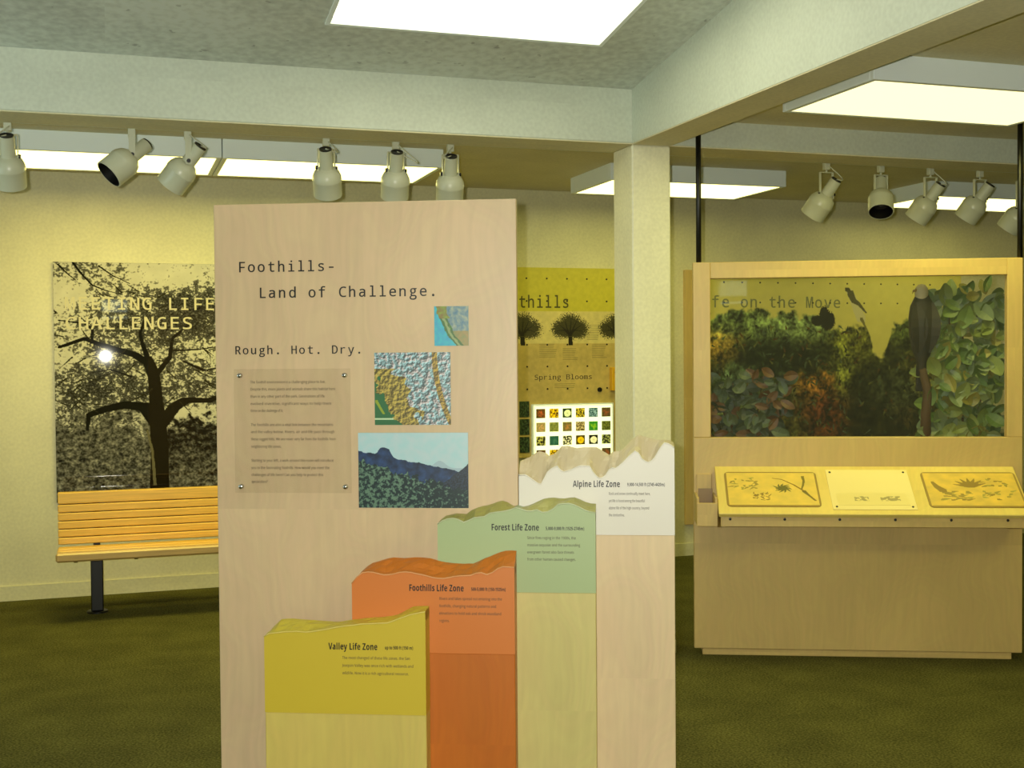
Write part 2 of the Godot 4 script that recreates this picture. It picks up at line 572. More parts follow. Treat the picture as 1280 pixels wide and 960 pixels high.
func lights() -> void:
	var warm := Color(1.0, 0.98, 0.54)
	fixture("boxy ceiling light over the bench, joined end to end with another", -0.66, -7.49, 2.1, Color(1.0, 0.91, 0.44), M.glow)
	fixture("boxy ceiling light joined to its neighbour, above the big foothills panel", 0.605, -7.49, 1.25, warm, M.glow)
	fixture("boxy ceiling light behind the square column", 3.0, -7.67, 0.65, warm, M.glow)
	fixture("boxy ceiling light behind the row of spotlights over the display case", 5.5, -7.79, 0.25, warm, M.glow)
	fixture("yellow glowing boxy ceiling light in front of the cross beam over the sloping desk", 2.93, -4.83, 2.0, Color(1.0, 0.98, 0.54), M.glow_yellow)
	fixture("added unseen boxy light brightening the bay in front of the display case", 2.93, -1.6, 2.4, warm, M.glow)  # added lamp outside the view, there only to light the room evenly

	var sb := bframe * Basis(Vector3.RIGHT, -atan(0.15))
	for k in 2:
		var t := Node3D.new()
		t.name = numbered("ceiling_panel_light")
		add_child(t)
		t.transform = Transform3D(sb, bframe * Vector3(0, 2.89, -5.6) + sb * Vector3(1.52, 0, [0.495, 5.0][k]))
		t.set_meta("label", ["large square white light panel set flush in the sloping ceiling", "added unseen light panel in the sloping ceiling that brightens the room"][k])  # the second panel is an added, unseen lamp for more even light
		t.set_meta("category", "ceiling light")
		var y := 0.035 if k == 0 else 0.0
		var st := begin()
		for r in [[-0.635, 0.0, 0.635, 0.02], [-0.635, 1.23, 0.635, 1.25], [-0.635, 0.02, -0.615, 1.23], [0.615, 0.02, 0.635, 1.23]]:
			st.append_from(box(Vector3(r[2] - r[0], 0.045, r[3] - r[1]), 0.001), 0, Transform3D(Basis(), Vector3((r[0] + r[2]) / 2, y - 0.02, (r[1] + r[3]) / 2)))
		put(t, "trim_frame", joined(st), M.enamel)
		bar(t, "diffuser", M.glow_white, Vector3(-0.615, y - 0.012, 0.02), Vector3(0.615, y, 1.23), 0.001)
		area(t, Vector3(0, y - 0.016, 0.625), Vector2(1.19, 1.17), 0.6, Color(1.0, 0.99, 0.84))

	var track := thing("lighting_track", "slim track along the rear edge of the cross beam carrying the spotlights", "light track", bframe, Vector3(2.6, 2.62, -5.88))
	bar(track, "rail", M.enamel, Vector3(-3.6, 0.0, -0.0185), Vector3(3.6, 0.022, 0.0185), 0.002)
	for x in [-2.4, 0.0, 2.4]:
		bar(track, "clip", M.enamel, Vector3(x - 0.02, 0.022, -0.012), Vector3(x + 0.02, 0.135, 0.012), 0.002)

	var can := lathe([[0.0, 0.095], [0.030, 0.095], [0.033, 0.092], [0.034, 0.0], [0.046, -0.006], [0.060, -0.02], [0.070, -0.042], [0.0725, -0.06], [0.0725, -0.064], [0.0705, -0.068], [0.0705, -0.145], [0.066, -0.147], [0.065, -0.07]])
	var inner := lathe([[0.0648, -0.145], [0.062, -0.075], [0.03, -0.058], [0.0, -0.056]])
	var cap := lathe([[0.0, 0.0965], [0.024, 0.0965], [0.028, 0.100], [0.0305, 0.100], [0.0305, 0.090]], 20)
	var bulb := lathe([[0.0, -0.10], [0.012, -0.098], [0.026, -0.09], [0.03, -0.08], [0.012, -0.06], [0.0, -0.06]], 20)
	var spots := [
		["upright spotlight at the track's end beside the one with the open dark mouth", -0.423, 2.467, Vector3(0.02, -0.86, -0.5), -1.0],
		["spotlight swung aside so its round black mouth shows, above the oak poster", 0.111, 2.491, Vector3(-0.72, -0.66, 0.25), 0.0],
		["spotlight swung aside like its open-mouthed neighbour but turned to the wall, cord kinked", 0.363, 2.473, Vector3(-0.56, -0.74, -0.36), 1.0],
		["first of three alike spotlights hanging upright over the foothills panel", 1.018, 2.474, Vector3(0.13, -0.84, -0.52), 1.0],
		["middle of three alike spotlights over the foothills panel, with a looped cord", 1.366, 2.476, Vector3(0.06, -0.84, -0.52), 2.0],
		["last of three alike spotlights over the foothills panel, beside the light's end", 1.648, 2.468, Vector3(0.1, -0.84, -0.52), -1.0],
		["spotlight tilted to the wall between the rod and the black-mouthed one", 3.848, 2.443, Vector3(-0.31, -0.77, -0.52), 1.0],
		["spotlight facing the room with its black mouth and bulb glinting", 4.209, 2.469, Vector3(-0.31, -0.82, 0.44), 0.0],
		["spotlight tilted to the wall just past the black-mouthed one", 4.549, 2.444, Vector3(-0.31, -0.77, -0.52), 1.0],
		["spotlight tilted to the wall between two others over the display case", 4.899, 2.456, Vector3(-0.31, -0.77, -0.52), 0.0],
		["spotlight half hidden behind the hanging rod at the far end", 5.208, 2.40, Vector3(-0.31, -0.77, -0.52), 0.0]]
	for s in spots:
		var t := thing("track_spotlight", s[0], "spotlight", bframe, Vector3(s[1], s[2], -5.88), "white cylinder spotlights on the ceiling track")
		var dir: Vector3 = s[3].normalized()
		var y := -dir
		var x := y.cross(Vector3.BACK).normalized()
		var turn := Basis(x, y, x.cross(y))
		put(t, "can", can, M.spot, Vector3.ZERO, turn)
		put(t, "baffle", inner, M.baffle, Vector3.ZERO, turn)
		put(t, "socket_cap", cap, M.socket, Vector3.ZERO, turn)
		put(t, "bulb", bulb, M.lens, Vector3.ZERO, turn)
		var up: float = 2.62 - s[2]
		bar(t, "adapter", M.spot, Vector3(-0.017, up - 0.04, -0.015), Vector3(0.017, up + 0.0, 0.015), 0.003)
		put(t, "stem", tube([Vector3(0, up - 0.04, 0), Vector3(0, up - 0.055, 0)], 0.007, 0.007), M.spot)
		# a flat yoke that straddles the neck
		var yoke := begin()
		if dir.x < -0.5:
			yoke.append_from(box(Vector3(0.030, up - 0.025, 0.006), 0.001), 0, Transform3D(Basis(), Vector3(0, (up - 0.055) / 2, 0.043)))
			yoke.append_from(box(Vector3(0.030, 0.006, 0.043), 0.001), 0, Transform3D(Basis(), Vector3(0, up - 0.045, 0.0215)))
		else:
			for e in [-1.0, 1.0]:
				yoke.append_from(box(Vector3(0.005, up - 0.03, 0.018), 0.001), 0, Transform3D(Basis(), Vector3(e * 0.041, (up - 0.055) / 2 - 0.0125, 0)))
			yoke.append_from(box(Vector3(0.087, 0.005, 0.018), 0.001), 0, Transform3D(Basis(), Vector3(0, up - 0.055, 0)))
		put(t, "yoke", joined(yoke), M.spot)
		for e in [-1.0, 1.0]:
			var side_on := dir.x < -0.5
			if side_on and e < 0.0:
				continue
			put(t, "knob", lathe([[0.0, 0.010], [0.009, 0.010], [0.010, 0.0]], 12), M.socket, Vector3(0, 0, 0.046) if side_on else Vector3(e * 0.044, 0, 0), Basis(Vector3.RIGHT, PI / 2) if side_on else Basis(Vector3.FORWARD, e * PI / 2))
		var top: Vector3 = y * 0.1
		if s[4] != 0.0:
			var pts := []
			for k in 11:
				var q := k / 10.0
				var p: Vector3 = top.lerp(Vector3(0.008, up - 0.02, 0.014), q)
				p += Vector3(sin(PI * q) * 0.05 * s[4], -sin(PI * q) * 0.035 * abs(s[4]), 0.02 * sin(PI * q))
				pts.append(p)
			put(t, "cord", tube(pts, 0.0035, 0.0035, 6), M.spot)

# ---------------------------------------------------------------- the exhibit in the middle

func main_panel() -> void:
	var t := thing("foothills_exhibit", "tall pale plywood exhibit panel headed Foothills with maps and a photograph", "exhibit panel", eframe, Vector3(-0.88, 0, -3.985))
	var o := Vector3(0.88, 0, 0.0)
	bar(t, "board", M.birch, Vector3(-0.515, 0, -0.015), Vector3(0.516, 2.068, 0.015), 0.002)
	var f := 0.0152
	write(t, "heading", "Foothills-", wide_mono, 0.034, Vector3(-1.314, 1.838, f) + o, 0.326, M.ink)
	write(t, "heading", "Land of Challenge.", wide_mono, 0.034, Vector3(-1.243, 1.75, f) + o, 0.597, M.ink)
	write(t, "subheading", "Rough. Hot. Dry.", wide_mono, 0.027, Vector3(-1.329, 1.56, f) + o, 0.431, M.ink)
	# acrylic sheet with the text, held by four screws
	var p := put(t, "text_plate", box(Vector3(0.402, 0.420, 0.004), 0.001), M.acrylic, Vector3(-1.128, 1.30, f + 0.008) + o)
	p.set_meta("label", "clear acrylic sheet printed with small text")
	var head := lathe([[0.0, 0.006], [0.005, 0.0055], [0.008, 0.003], [0.0085, 0.0], [0.0085, -0.012]], 14)
	for c in [[-0.181, 0.188], [0.181, 0.187], [-0.181, -0.189], [0.180, -0.189]]:
		put(p, "screw", head, M.steel, Vector3(c[0], c[1], 0.003), Basis(Vector3.RIGHT, PI / 2))
	var lines := [["The foothill environment is a challenging place to live.", 1.4644, 0.26], ["Despite this, more plants and animals share this habitat here", 1.4404, 0.292],
		["than in any other part of the park. Generations of life", 1.4159, 0.256], ["evolved inventive, significant ways to help them", 1.3914, 0.278], ["thrive on the challenge of it.", 1.3675, 0.112],
		["The foothills are also a vital link between the mountains", 1.3200, 0.284], ["and the valley below. Rivers, air and life pass through", 1.2960, 0.288],
		["these rugged hills. We are never very far from the foothills from", 1.2715, 0.292], ["neighboring life zones.", 1.2464, 0.104],
		["Starting to your left, a walk around this room will introduce", 1.1989, 0.284], ["you to the fascinating foothills. How would you meet the", 1.1743, 0.27], ["challenges of life here? Can you help to protect this", 1.1503, 0.248], ["special place?", 1.1272, 0.056]]
	for l in lines:
		write(p, "text_line", l[0], sans, 0.0088, Vector3(-1.272 + 1.128, l[1] - 1.30 - 0.003, 0.0021), l[2], M.small_ink, 0.0004)

	# California from above: sea, valley, ranges and desert
	var im := picture(90, 104, func(x: float, y: float) -> Color:
		var n := noise_b.get_noise_2d(x * 200.0, y * 200.0)
		var coast: float = 0.06 + 0.50 * pow(max(y - 0.18, 0.0), 0.8) + 0.14 * max(0.0, y - 0.72) * 4.0 + 0.03 * n
		if x < coast:
			return Color(0.22, 0.66 + 0.08 * n, 0.78)
		var inland := x - coast
		if y < 0.3 and inland < 0.3:
			return Color(0.50, 0.52 + 0.2 * n, 0.22)
		if inland < 0.07 or (inland > 0.15 and inland < 0.22):
			return Color(0.26, 0.42 + 0.1 * n, 0.22)
		if inland < 0.15:
			return Color(0.55, 0.62, 0.42)
		if y > 0.62:
			return Color(0.58 + 0.1 * n, 0.54, 0.34)
		return Color(0.46 + 0.25 * n, 0.56 + 0.15 * n, 0.58))
	put(t, "map_print", plate(0.115, 0.132, 0.003), textured("coast_map_print", im, 0.35), Vector3(-0.5835, 1.649, f + 0.0015) + o)
	# shaded relief map of the range
	im = picture(232, 220, func(x: float, y: float) -> Color:
		var h0 := noise_a.get_noise_2d(x * 230.0, y * 230.0)
		var h1 := noise_a.get_noise_2d(x * 230.0 + 1.6, y * 230.0 + 1.6)
		var relief: float = clamp(1.0 + 2.0 * (h0 - h1), 0.55, 1.4)
		var edge: float = x * 0.9 - y * 0.45 + 0.22 * noise_b.get_noise_2d(x * 120.0, y * 120.0)
		var c := Color(0.50, 0.62, 0.66)
		if h0 > 0.12:
			c = Color(0.62, 0.60, 0.62)
		if edge < 0.12 and y > 0.22:
			c = Color(0.56, 0.50, 0.24)
		if edge < -0.20:
			c = Color(0.16, 0.40, 0.24)
			relief = 1.0
		var ridge: float = x - 0.76 - 0.22 * y * y
		if absf(ridge - 0.03) < 0.035:
			c = Color(0.56, 0.47, 0.20)
		if x < 0.25 and y > 0.90 and y < 0.925:
			return Color(0.75, 0.85, 0.70)
		return Color(c.r * relief, c.g * relief, c.b * relief))
	stroke(im, [Vector2(6, 148), Vector2(14, 162), Vector2(28, 186)], 4.0, 3.0, Color(0.55, 0.62, 0.16))
	put(t, "map_print", plate(0.258, 0.243, 0.003), textured("relief_map_print", im, 0.35), Vector3(-0.717, 1.4405, f + 0.0015) + o)
	# hills under a pale sky
	im = picture(300, 204, func(x: float, y: float) -> Color:
		var n := noise_b.get_noise_2d(x * 300.0, y * 200.0)
		var fine := noise_a.get_noise_2d(x * 900.0, y * 620.0)
		var ridge: float = 0.24 + 0.30 * x + 0.02 * n - 0.11 * exp(-pow((x - 0.24) / 0.065, 4.0))
		var right: float = 0.42 + 1.05 * (1.0 - x) + 0.02 * n
		var slope: float = 0.36 + 0.42 * x + 0.10 * n
		var far: float = 0.47 - 0.10 * exp(-pow((x - 0.74) / 0.07, 2.0)) - 0.09 * exp(-pow((x - 0.43) / 0.07, 2.0))
		if y > slope and y > 0.34:
			var patch := noise_a.get_noise_2d(x * 330.0 + 70.0, y * 260.0)
			var w := smoothstep(-0.15, 0.35, patch * 0.9 + fine * 0.55 - 0.35 * smoothstep(0.25, 0.9, x) + 0.10)
			return Color(0.09, 0.17, 0.19).lerp(Color(0.38, 0.50, 0.43), w)
		if y > right:
			return Color(0.13, 0.18, 0.25) * (1.0 + 0.8 * fine)
		if y > ridge:
			return Color(0.13, 0.22, 0.37) * (1.0 + 0.5 * n)
		if y > far:
			return Color(0.62, 0.72, 0.78)
		return Color(0.68 + 0.05 * n, 0.80, 0.84))
	put(t, "photo_print", plate(0.373, 0.253, 0.003), textured("hills_photo_print", im, 0.35), Vector3(-0.7175, 1.1665, f + 0.0015) + o)

func zones() -> void:
	# four carved boards, each one step lower and one step nearer; front and rear crest heights from left to right
	var alpine_f := [1.152, 1.152, 1.153, 1.147, 1.139, 1.132, 1.124, 1.123, 1.142, 1.163, 1.172, 1.178, 1.182, 1.169, 1.163, 1.166, 1.169, 1.173, 1.179, 1.183, 1.183, 1.183, 1.182, 1.163, 1.150, 1.142, 1.144, 1.153, 1.170, 1.176, 1.175, 1.182, 1.192, 1.203, 1.214, 1.223, 1.232, 1.226, 1.208, 1.199, 1.195, 1.199, 1.210, 1.229, 1.246, 1.259, 1.257, 1.251, 1.243]
	var alpine_b := [1.192, 1.196, 1.201, 1.205, 1.213, 1.220, 1.225, 1.222, 1.219, 1.210, 1.213, 1.218, 1.229, 1.241, 1.242, 1.243, 1.240, 1.237, 1.235, 1.237, 1.238, 1.238, 1.238, 1.238, 1.238, 1.232, 1.225, 1.219, 1.212, 1.222, 1.224, 1.225, 1.230, 1.241, 1.252, 1.263, 1.271, 1.279, 1.277, 1.274, 1.271, 1.268, 1.265, 1.263, 1.262, 1.263, 1.262, 1.260, 1.254]
	var forest_f := [0.998, 1.010, 1.016, 1.018, 1.014, 1.005, 1.011, 1.020, 1.022, 1.024, 1.035, 1.038, 1.040, 1.043, 1.047, 1.054, 1.049, 1.043, 1.043, 1.047, 1.039, 1.040, 1.050, 1.065, 1.067, 1.068, 1.064, 1.056, 1.047, 1.041, 1.039]
	var forest_b := [1.001, 1.015, 1.019, 1.023, 1.022, 1.021, 1.034, 1.042, 1.047, 1.050, 1.055, 1.062, 1.066, 1.061, 1.050, 1.046, 1.046, 1.050, 1.057, 1.065, 1.073, 1.076, 1.077, 1.075, 1.074, 1.077, 1.078, 1.071, 1.063, 1.058, 1.057]
	var foot_f := [0.816, 0.837, 0.850, 0.853, 0.852, 0.848, 0.844, 0.845, 0.848, 0.853, 0.854, 0.853, 0.849, 0.846, 0.842, 0.837, 0.835, 0.834, 0.837, 0.841, 0.843, 0.844, 0.845, 0.852, 0.854, 0.848, 0.855, 0.868, 0.874, 0.873, 0.872]
	var foot_b := [0.817, 0.841, 0.857, 0.868, 0.873, 0.879, 0.884, 0.887, 0.886, 0.885, 0.886, 0.888, 0.888, 0.887, 0.885, 0.880, 0.875, 0.872, 0.870, 0.869, 0.868, 0.869, 0.869, 0.877, 0.886, 0.892, 0.900, 0.907, 0.912, 0.913, 0.912]
	var valley_f := [0.657, 0.667, 0.669, 0.671, 0.673, 0.674, 0.675, 0.674, 0.673, 0.675, 0.678, 0.681, 0.684, 0.688, 0.691, 0.694, 0.696, 0.698, 0.701, 0.702, 0.703, 0.704, 0.705, 0.706, 0.712, 0.719, 0.725, 0.732, 0.736, 0.740, 0.743]
	var valley_b := [0.660, 0.678, 0.695, 0.697, 0.698, 0.697, 0.696, 0.695, 0.694, 0.693, 0.692, 0.691, 0.690, 0.690, 0.692, 0.696, 0.698, 0.700, 0.703, 0.704, 0.706, 0.707, 0.709, 0.711, 0.715, 0.723, 0.733, 0.742, 0.744, 0.745, 0.745]
	zone("alpine_board", "white mountain-crested Alpine Life Zone board, tallest of the four", -0.362, 0.152, -3.97, 0.953, alpine_f, alpine_b, "alpine_wood", Color(0.86, 0.84, 0.81), Color(0.78, 0.72, 0.60),
		["Alpine Life Zone", -0.182, 1.114, 0.155], ["9,000-14,500 ft (2745-4420m)", -0.003, 1.1165, 0.123], -0.064, 1.09, 0.0237,
		[["Rock and snow continually meet here,", 0.136], ["yet life is found among the beautiful", 0.118], ["alpine life of the high country, beyond", 0.132], ["the timberline.", 0.052]])
	zone("forest_board", "soft green Forest Life Zone board with wavy carved crest", -0.624, -0.106, -3.89, 0.775, forest_f, forest_b, "forest_wood", Color(0.63, 0.70, 0.52), Color(0.66, 0.65, 0.36),
		["Forest Life Zone", -0.447, 0.98, 0.155], ["5,000-9,000 ft (1525-2745m)", -0.268, 0.981, 0.125], -0.329, 0.954, 0.0234,
		[["Since fires raging in the 1900s, the", 0.158], ["massive sequoias and the surrounding", 0.172], ["evergreen forest also face threats", 0.152], ["from other human caused changes.", 0.158]])
	zone("foothills_board", "orange Foothills Life Zone board behind the yellow one", -0.894, -0.364, -3.81, 0.591, foot_f, foot_b, "foothill_wood", Color(0.80, 0.46, 0.20), Color(0.78, 0.44, 0.12),
		["Foothills Life Zone", -0.707, 0.794, 0.177], ["500-5,000 ft (150-1525m)", -0.504, 0.7955, 0.111], -0.608, 0.768, 0.0238,
		[["Rivers and lakes spread out entering into the", 0.202], ["foothills, changing natural patterns and", 0.184], ["elevations to hold oak and shrub woodland", 0.20], ["regions.", 0.032]])
	zone("valley_board", "yellow Valley Life Zone board, lowest of the four", -1.163, -0.640, -3.73, 0.412, valley_f, valley_b, "valley_wood", Color(0.77, 0.68, 0.20), Color(0.79, 0.72, 0.24),
		["Valley Life Zone", -0.953, 0.62, 0.158], ["up to 500 ft (150 m)", -0.771, 0.622, 0.09], -0.909, 0.592, 0.0245,
		[["The most changed of these life zones, the San", 0.218], ["Joaquin Valley was once rich with wetlands and", 0.23], ["wildlife. Now it is a rich agricultural resource.", 0.214]])

func zone(called: String, label: String, u0: float, u1: float, w: float, split: float, front: Array, rear: Array, wood: String, paint: Color, top: Color, title: Array, sub: Array, body_u: float, body_y: float, step: float, body: Array) -> void:
	var deep := 0.074
	var mid := (u0 + u1) / 2
	var t := thing(called, label, "exhibit board", eframe, Vector3(mid, 0, w), "stepped life zone boards")
	var half := (u1 - u0) / 2
	var n := front.size()
	var skin := 0.0025
	# wooden body under the painted upper sheet
	bar(t, "body", M[wood], Vector3(-half, 0, -deep), Vector3(half, split, 0), 0.002)
	var poly := PackedVector2Array([Vector2(-half, split), Vector2(half, split)])
	for k in range(n - 1, -1, -1):
		poly.append(Vector2(-half + 2 * half * k / (n - 1), front[k] - 0.002))
	var face := mat(called + "_paint", paint, 0.42)
	var sheet := put(t, "painted_face", prism(poly, -deep, skin), face)
	# carved crest between the front edge and the higher rear edge, with uneven chisel rows
	var crest := mat(called + "_crest_paint", top, 0.4)
	var st := begin()
	var rows := 5
	var grid := []
	for r in rows + 1:
		var q := float(r) / rows
		var row := []
		for k in n:
			var x := -half + 2 * half * k / (n - 1)
			var y: float = lerp(front[k], rear[k], smoothstep(0.0, 1.0, q) * 0.55 + 0.45 * q)
			if r > 0 and r < rows:
				y += 0.0055 * noise_b.get_noise_2d(x * 900.0 + w * 500.0, q * 60.0)
			row.append(Vector3(x, y, skin - (deep + skin) * q))
		grid.append(row)
	for r in rows:
		for k in n - 1:
			quad(st, grid[r][k], grid[r][k + 1], grid[r + 1][k + 1], grid[r + 1][k], Vector3(0, 1, 0.4))
	for k in n - 1:
		var a: Vector3 = grid[rows][k]
		var b: Vector3 = grid[rows][k + 1]
		quad(st, a, b, Vector3(b.x, front[k + 1] - 0.03, -deep), Vector3(a.x, front[k] - 0.03, -deep), Vector3.FORWARD)
		a = grid[0][k]
		b = grid[0][k + 1]
		quad(st, a, b, b + Vector3(0, -0.0035, 0), a + Vector3(0, -0.0035, 0), Vector3.BACK)
	for e in [0, n - 1]:
		for r in rows:
			var a: Vector3 = grid[r][e]
			var b: Vector3 = grid[r + 1][e]
			var low: float = front[e] - 0.03
			quad(st, a, b, Vector3(b.x, low, b.z), Vector3(a.x, low, a.z), Vector3.LEFT if e == 0 else Vector3.RIGHT)
	put(t, "carved_crest", finish(st), crest)
	# the rounded arris where the sheet meets the carving, its bevel highlight put into a paler paint
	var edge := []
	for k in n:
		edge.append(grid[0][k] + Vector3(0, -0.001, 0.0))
	put(t, "crest_edge", tube(edge, 0.0022, 0.0022, 6), mat(called + "_edge_highlight_paint", paint.lerp(Color(0.97, 0.95, 0.88), 0.32), 0.35))
	write(sheet, "title", title[0], bold, 0.0208, Vector3(title[1] - mid, title[2] - 0.002, skin + 0.0002), title[3], M.ink, 0.0008)
	write(sheet, "subtitle", sub[0], bold, 0.0105, Vector3(sub[1] - mid, sub[2] - 0.001, skin + 0.0002), sub[3], M.ink, 0.0006)
	for k in body.size():
		write(sheet, "text_line", body[k][0], sans, 0.0088, Vector3(body_u - mid, body_y - step * k - 0.004, skin + 0.0002), body[k][1], M.small_ink, 0.0004)

# ---------------------------------------------------------------- along the back wall

func bench() -> void:
	var t := thing("slatted_bench", "varnished wooden slat bench on black posts under the oak poster", "bench", bframe, Vector3(0.45, 0, -7.6))
	var half := 0.765
	var ys := [[0.668, 0.736, 0.060], [0.6175, 0.662, 0.055], [0.568, 0.6115, 0.055], [0.519, 0.562, 0.055], [0.470, 0.513, 0.055], [0.424, 0.464, 0.055]]
	for y in ys:
		var z: float = -0.135 - 0.10 * (y[0] - 0.42)
		bar(t, "back_slat", M.slat, Vector3(-half, y[0], z - y[2]), Vector3(half, y[1], z), 0.004)
	bar(t, "seat_slat", M.slat, Vector3(-half, 0.372, -0.118), Vector3(half, 0.414, -0.022), 0.006)
	bar(t, "seat_slat", M.slat, Vector3(-half, 0.372, -0.019), Vector3(half, 0.414, 0.075), 0.006)
	var s := bar(t, "seat_slat", M.slat_worn, Vector3(-half - 0.004, 0.362, 0.078), Vector3(half, 0.414, 0.165), 0.010)
	s.set_meta("label", "front seat slat with worn grey edge")
	for x in [-0.546, 0.546]:
		bar(t, "post", M.black, Vector3(x - 0.036, 0.012, -0.171), Vector3(x + 0.036, 0.362, -0.099), 0.006)
		put(t, "foot_plate", lathe([[0.0, 0.012], [0.058, 0.012], [0.062, 0.008], [0.062, 0.0], [0.0, 0.0]]), M.black, Vector3(x, 0, -0.135))
		bar(t, "top_plate", M.steel, Vector3(x - 0.045, 0.350, -0.09), Vector3(x + 0.045, 0.361, 0.02), 0.002)
		bar(t, "seat_bracket", M.black, Vector3(x - 0.02, 0.352, -0.16), Vector3(x + 0.02, 0.371, 0.13), 0.003)
		bar(t, "back_bracket", M.black, Vector3(x - 0.02, 0.36, -0.237), Vector3(x + 0.02, 0.725, -0.225), 0.003)
	for x in [-0.66, -0.32, 0.32, 0.66]:
		put(t, "bolt_nut", lathe([[0.0, -0.009], [0.012, -0.009], [0.014, 0.0]], 6), M.black, Vector3(x, 0.362, 0.12))

func oak_poster() -> void:
	var W := 400
	var H := 500
	var im := picture(W, H, func(x: float, y: float) -> Color:
		# pale sky, twig and leaf clumps, hillside bush low down
		var px := x * W
		var py := y * H
		var f := noise_a.get_noise_2d(px * 1.25, py * 1.5)
		var h := noise_a.get_noise_2d(px * 3.1 + 500.0, py * 3.4)
		var g := noise_b.get_noise_2d(px * 0.8, py * 0.8)
		var d := -0.5
		for b in [[290.0, 95.0, 120.0, 62.0, 0.95], [110.0, 190.0, 130.0, 34.0, 0.45], [300.0, 215.0, 90.0, 50.0, 0.60], [50.0, 30.0, 120.0, 55.0, 0.50], [70.0, 265.0, 100.0, 70.0, 0.85], [235.0, 275.0, 110.0, 36.0, 0.6], [190.0, 125.0, 150.0, 45.0, 0.62]]:
			d += b[4] * exp(-pow((px - b[0]) / b[2], 2.0) - pow((py - b[1]) / b[3], 2.0))
		for b in [[230.0, 22.0, 90.0, 24.0], [20.0, 200.0, 70.0, 20.0], [325.0, 190.0, 60.0, 26.0], [18.0, 60.0, 50.0, 30.0], [255.0, 320.0, 60.0, 14.0]]:
			d -= 0.9 * exp(-pow((px - b[0]) / b[2], 2.0) - pow((py - b[1]) / b[3], 2.0))
		var leaf := smoothstep(-0.42, 0.36, f * 1.1 + 0.6 * g + 1.0 * h + d)
		var v: float = lerp(0.80 + 0.04 * g, 0.20 + 0.30 * h + 0.15 * f, leaf)
		var bush := smoothstep(-14.0, 14.0, py - (330.0 + 60.0 * g + 0.02 * px + 30.0 * f))
		var under := 0.36 + 0.30 * f + 0.22 * h + 0.10 * g
		if px > 215.0:
			under -= 0.22 * smoothstep(60.0, -20.0, py - 395.0 - 90.0 * g)
		v = lerp(v, under, bush)
		v = clamp(v, 0.06, 0.86)
		return Color(v, v * 0.985, v * 0.90))
	var dark := Color(0.085, 0.08, 0.06)
	stroke(im, [Vector2(205, 500), Vector2(207, 400), Vector2(203, 335), Vector2(200, 280), Vector2(196, 235), Vector2(184, 205)], 20.0, 9.0, dark)
	stroke(im, [Vector2(206, 345), Vector2(178, 305), Vector2(140, 300), Vector2(100, 308), Vector2(66, 320), Vector2(62, 350)], 13.0, 3.0, dark)
	stroke(im, [Vector2(212, 340), Vector2(240, 305), Vector2(262, 292), Vector2(310, 294), Vector2(345, 280)], 11.0, 4.0, dark)
	stroke(im, [Vector2(190, 215), Vector2(160, 195), Vector2(130, 185), Vector2(90, 172), Vector2(60, 160), Vector2(10, 178)], 7.0, 3.0, dark)
	stroke(im, [Vector2(188, 210), Vector2(176, 175), Vector2(170, 150), Vector2(180, 120)], 5.0, 2.0, dark)
	stroke(im, [Vector2(200, 240), Vector2(230, 200), Vector2(236, 160), Vector2(270, 130)], 5.0, 2.0, dark)
	stroke(im, [Vector2(74, 168), Vector2(76, 140), Vector2(60, 128), Vector2(10, 122)], 3.5, 1.5, dark)
	stroke(im, [Vector2(40, 2), Vector2(52, 20), Vector2(76, 48), Vector2(100, 58), Vector2(135, 68)], 2.4, 1.0, dark)
	stroke(im, [Vector2(10, 6), Vector2(30, 26), Vector2(44, 38)], 1.6, 1.0, dark)
	stroke(im, [Vector2(90, 8), Vector2(118, 28), Vector2(150, 44)], 1.6, 1.0, dark)
	stroke(im, [Vector2(230, 186), Vector2(290, 184), Vector2(330, 178)], 2.5, 1.2, dark)
	stroke(im, [Vector2(260, 210), Vector2(300, 230), Vector2(340, 222)], 2.5, 1.2, dark)
	stroke(im, [Vector2(150, 240), Vector2(110, 225), Vector2(70, 232)], 2.0, 1.0, dark)
	for k in 90:
		var q := Vector2(rng.randf_range(5, 345), rng.randf_range(60, 320))
		var a0 := rng.randf_range(-0.9, 0.9) + (PI if q.x < 200.0 else 0.0)
		var q1 := q + Vector2.from_angle(a0) * rng.randf_range(10, 24)
		stroke(im, [q, q1, q1 + Vector2.from_angle(a0 + rng.randf_range(-0.8, 0.8)) * rng.randf_range(8, 20)], 1.6, 0.7, Color(0.16, 0.15, 0.11))
	stroke(im, [Vector2(182, 355), Vector2(192, 400), Vector2(196, 470)], 2.0, 3.5, Color(0.42, 0.40, 0.30))
	var t := thing("oak_poster", "large glossy black-and-white oak tree poster titled Meeting Life's Challenges", "poster", bframe, Vector3(0.284, 0.62, -8.296))
	var m := textured("oak_print", im, 0.022)
	m.metallic_specular = 0.5
	put(t, "print", plate(1.25, 1.555, 0.018), m, Vector3(0, 0.7775, 0.013))
	bar(t, "backing", M.wall, Vector3(-0.60, 0.02, 0.0), Vector3(0.60, 1.53, 0.004), 0.0)
	var cream := mat("cream_lettering", Color(0.80, 0.77, 0.62), 0.4)
	write(t, "title", "MEETING LIFE'S", heavy_mono, 0.078, Vector3(-0.563, 1.248, 0.0222), 1.10, cream, 0.001)
	write(t, "title", "CHALLENGES", heavy_mono, 0.078, Vector3(-0.563, 1.120, 0.0222), 0.79, cream, 0.001)

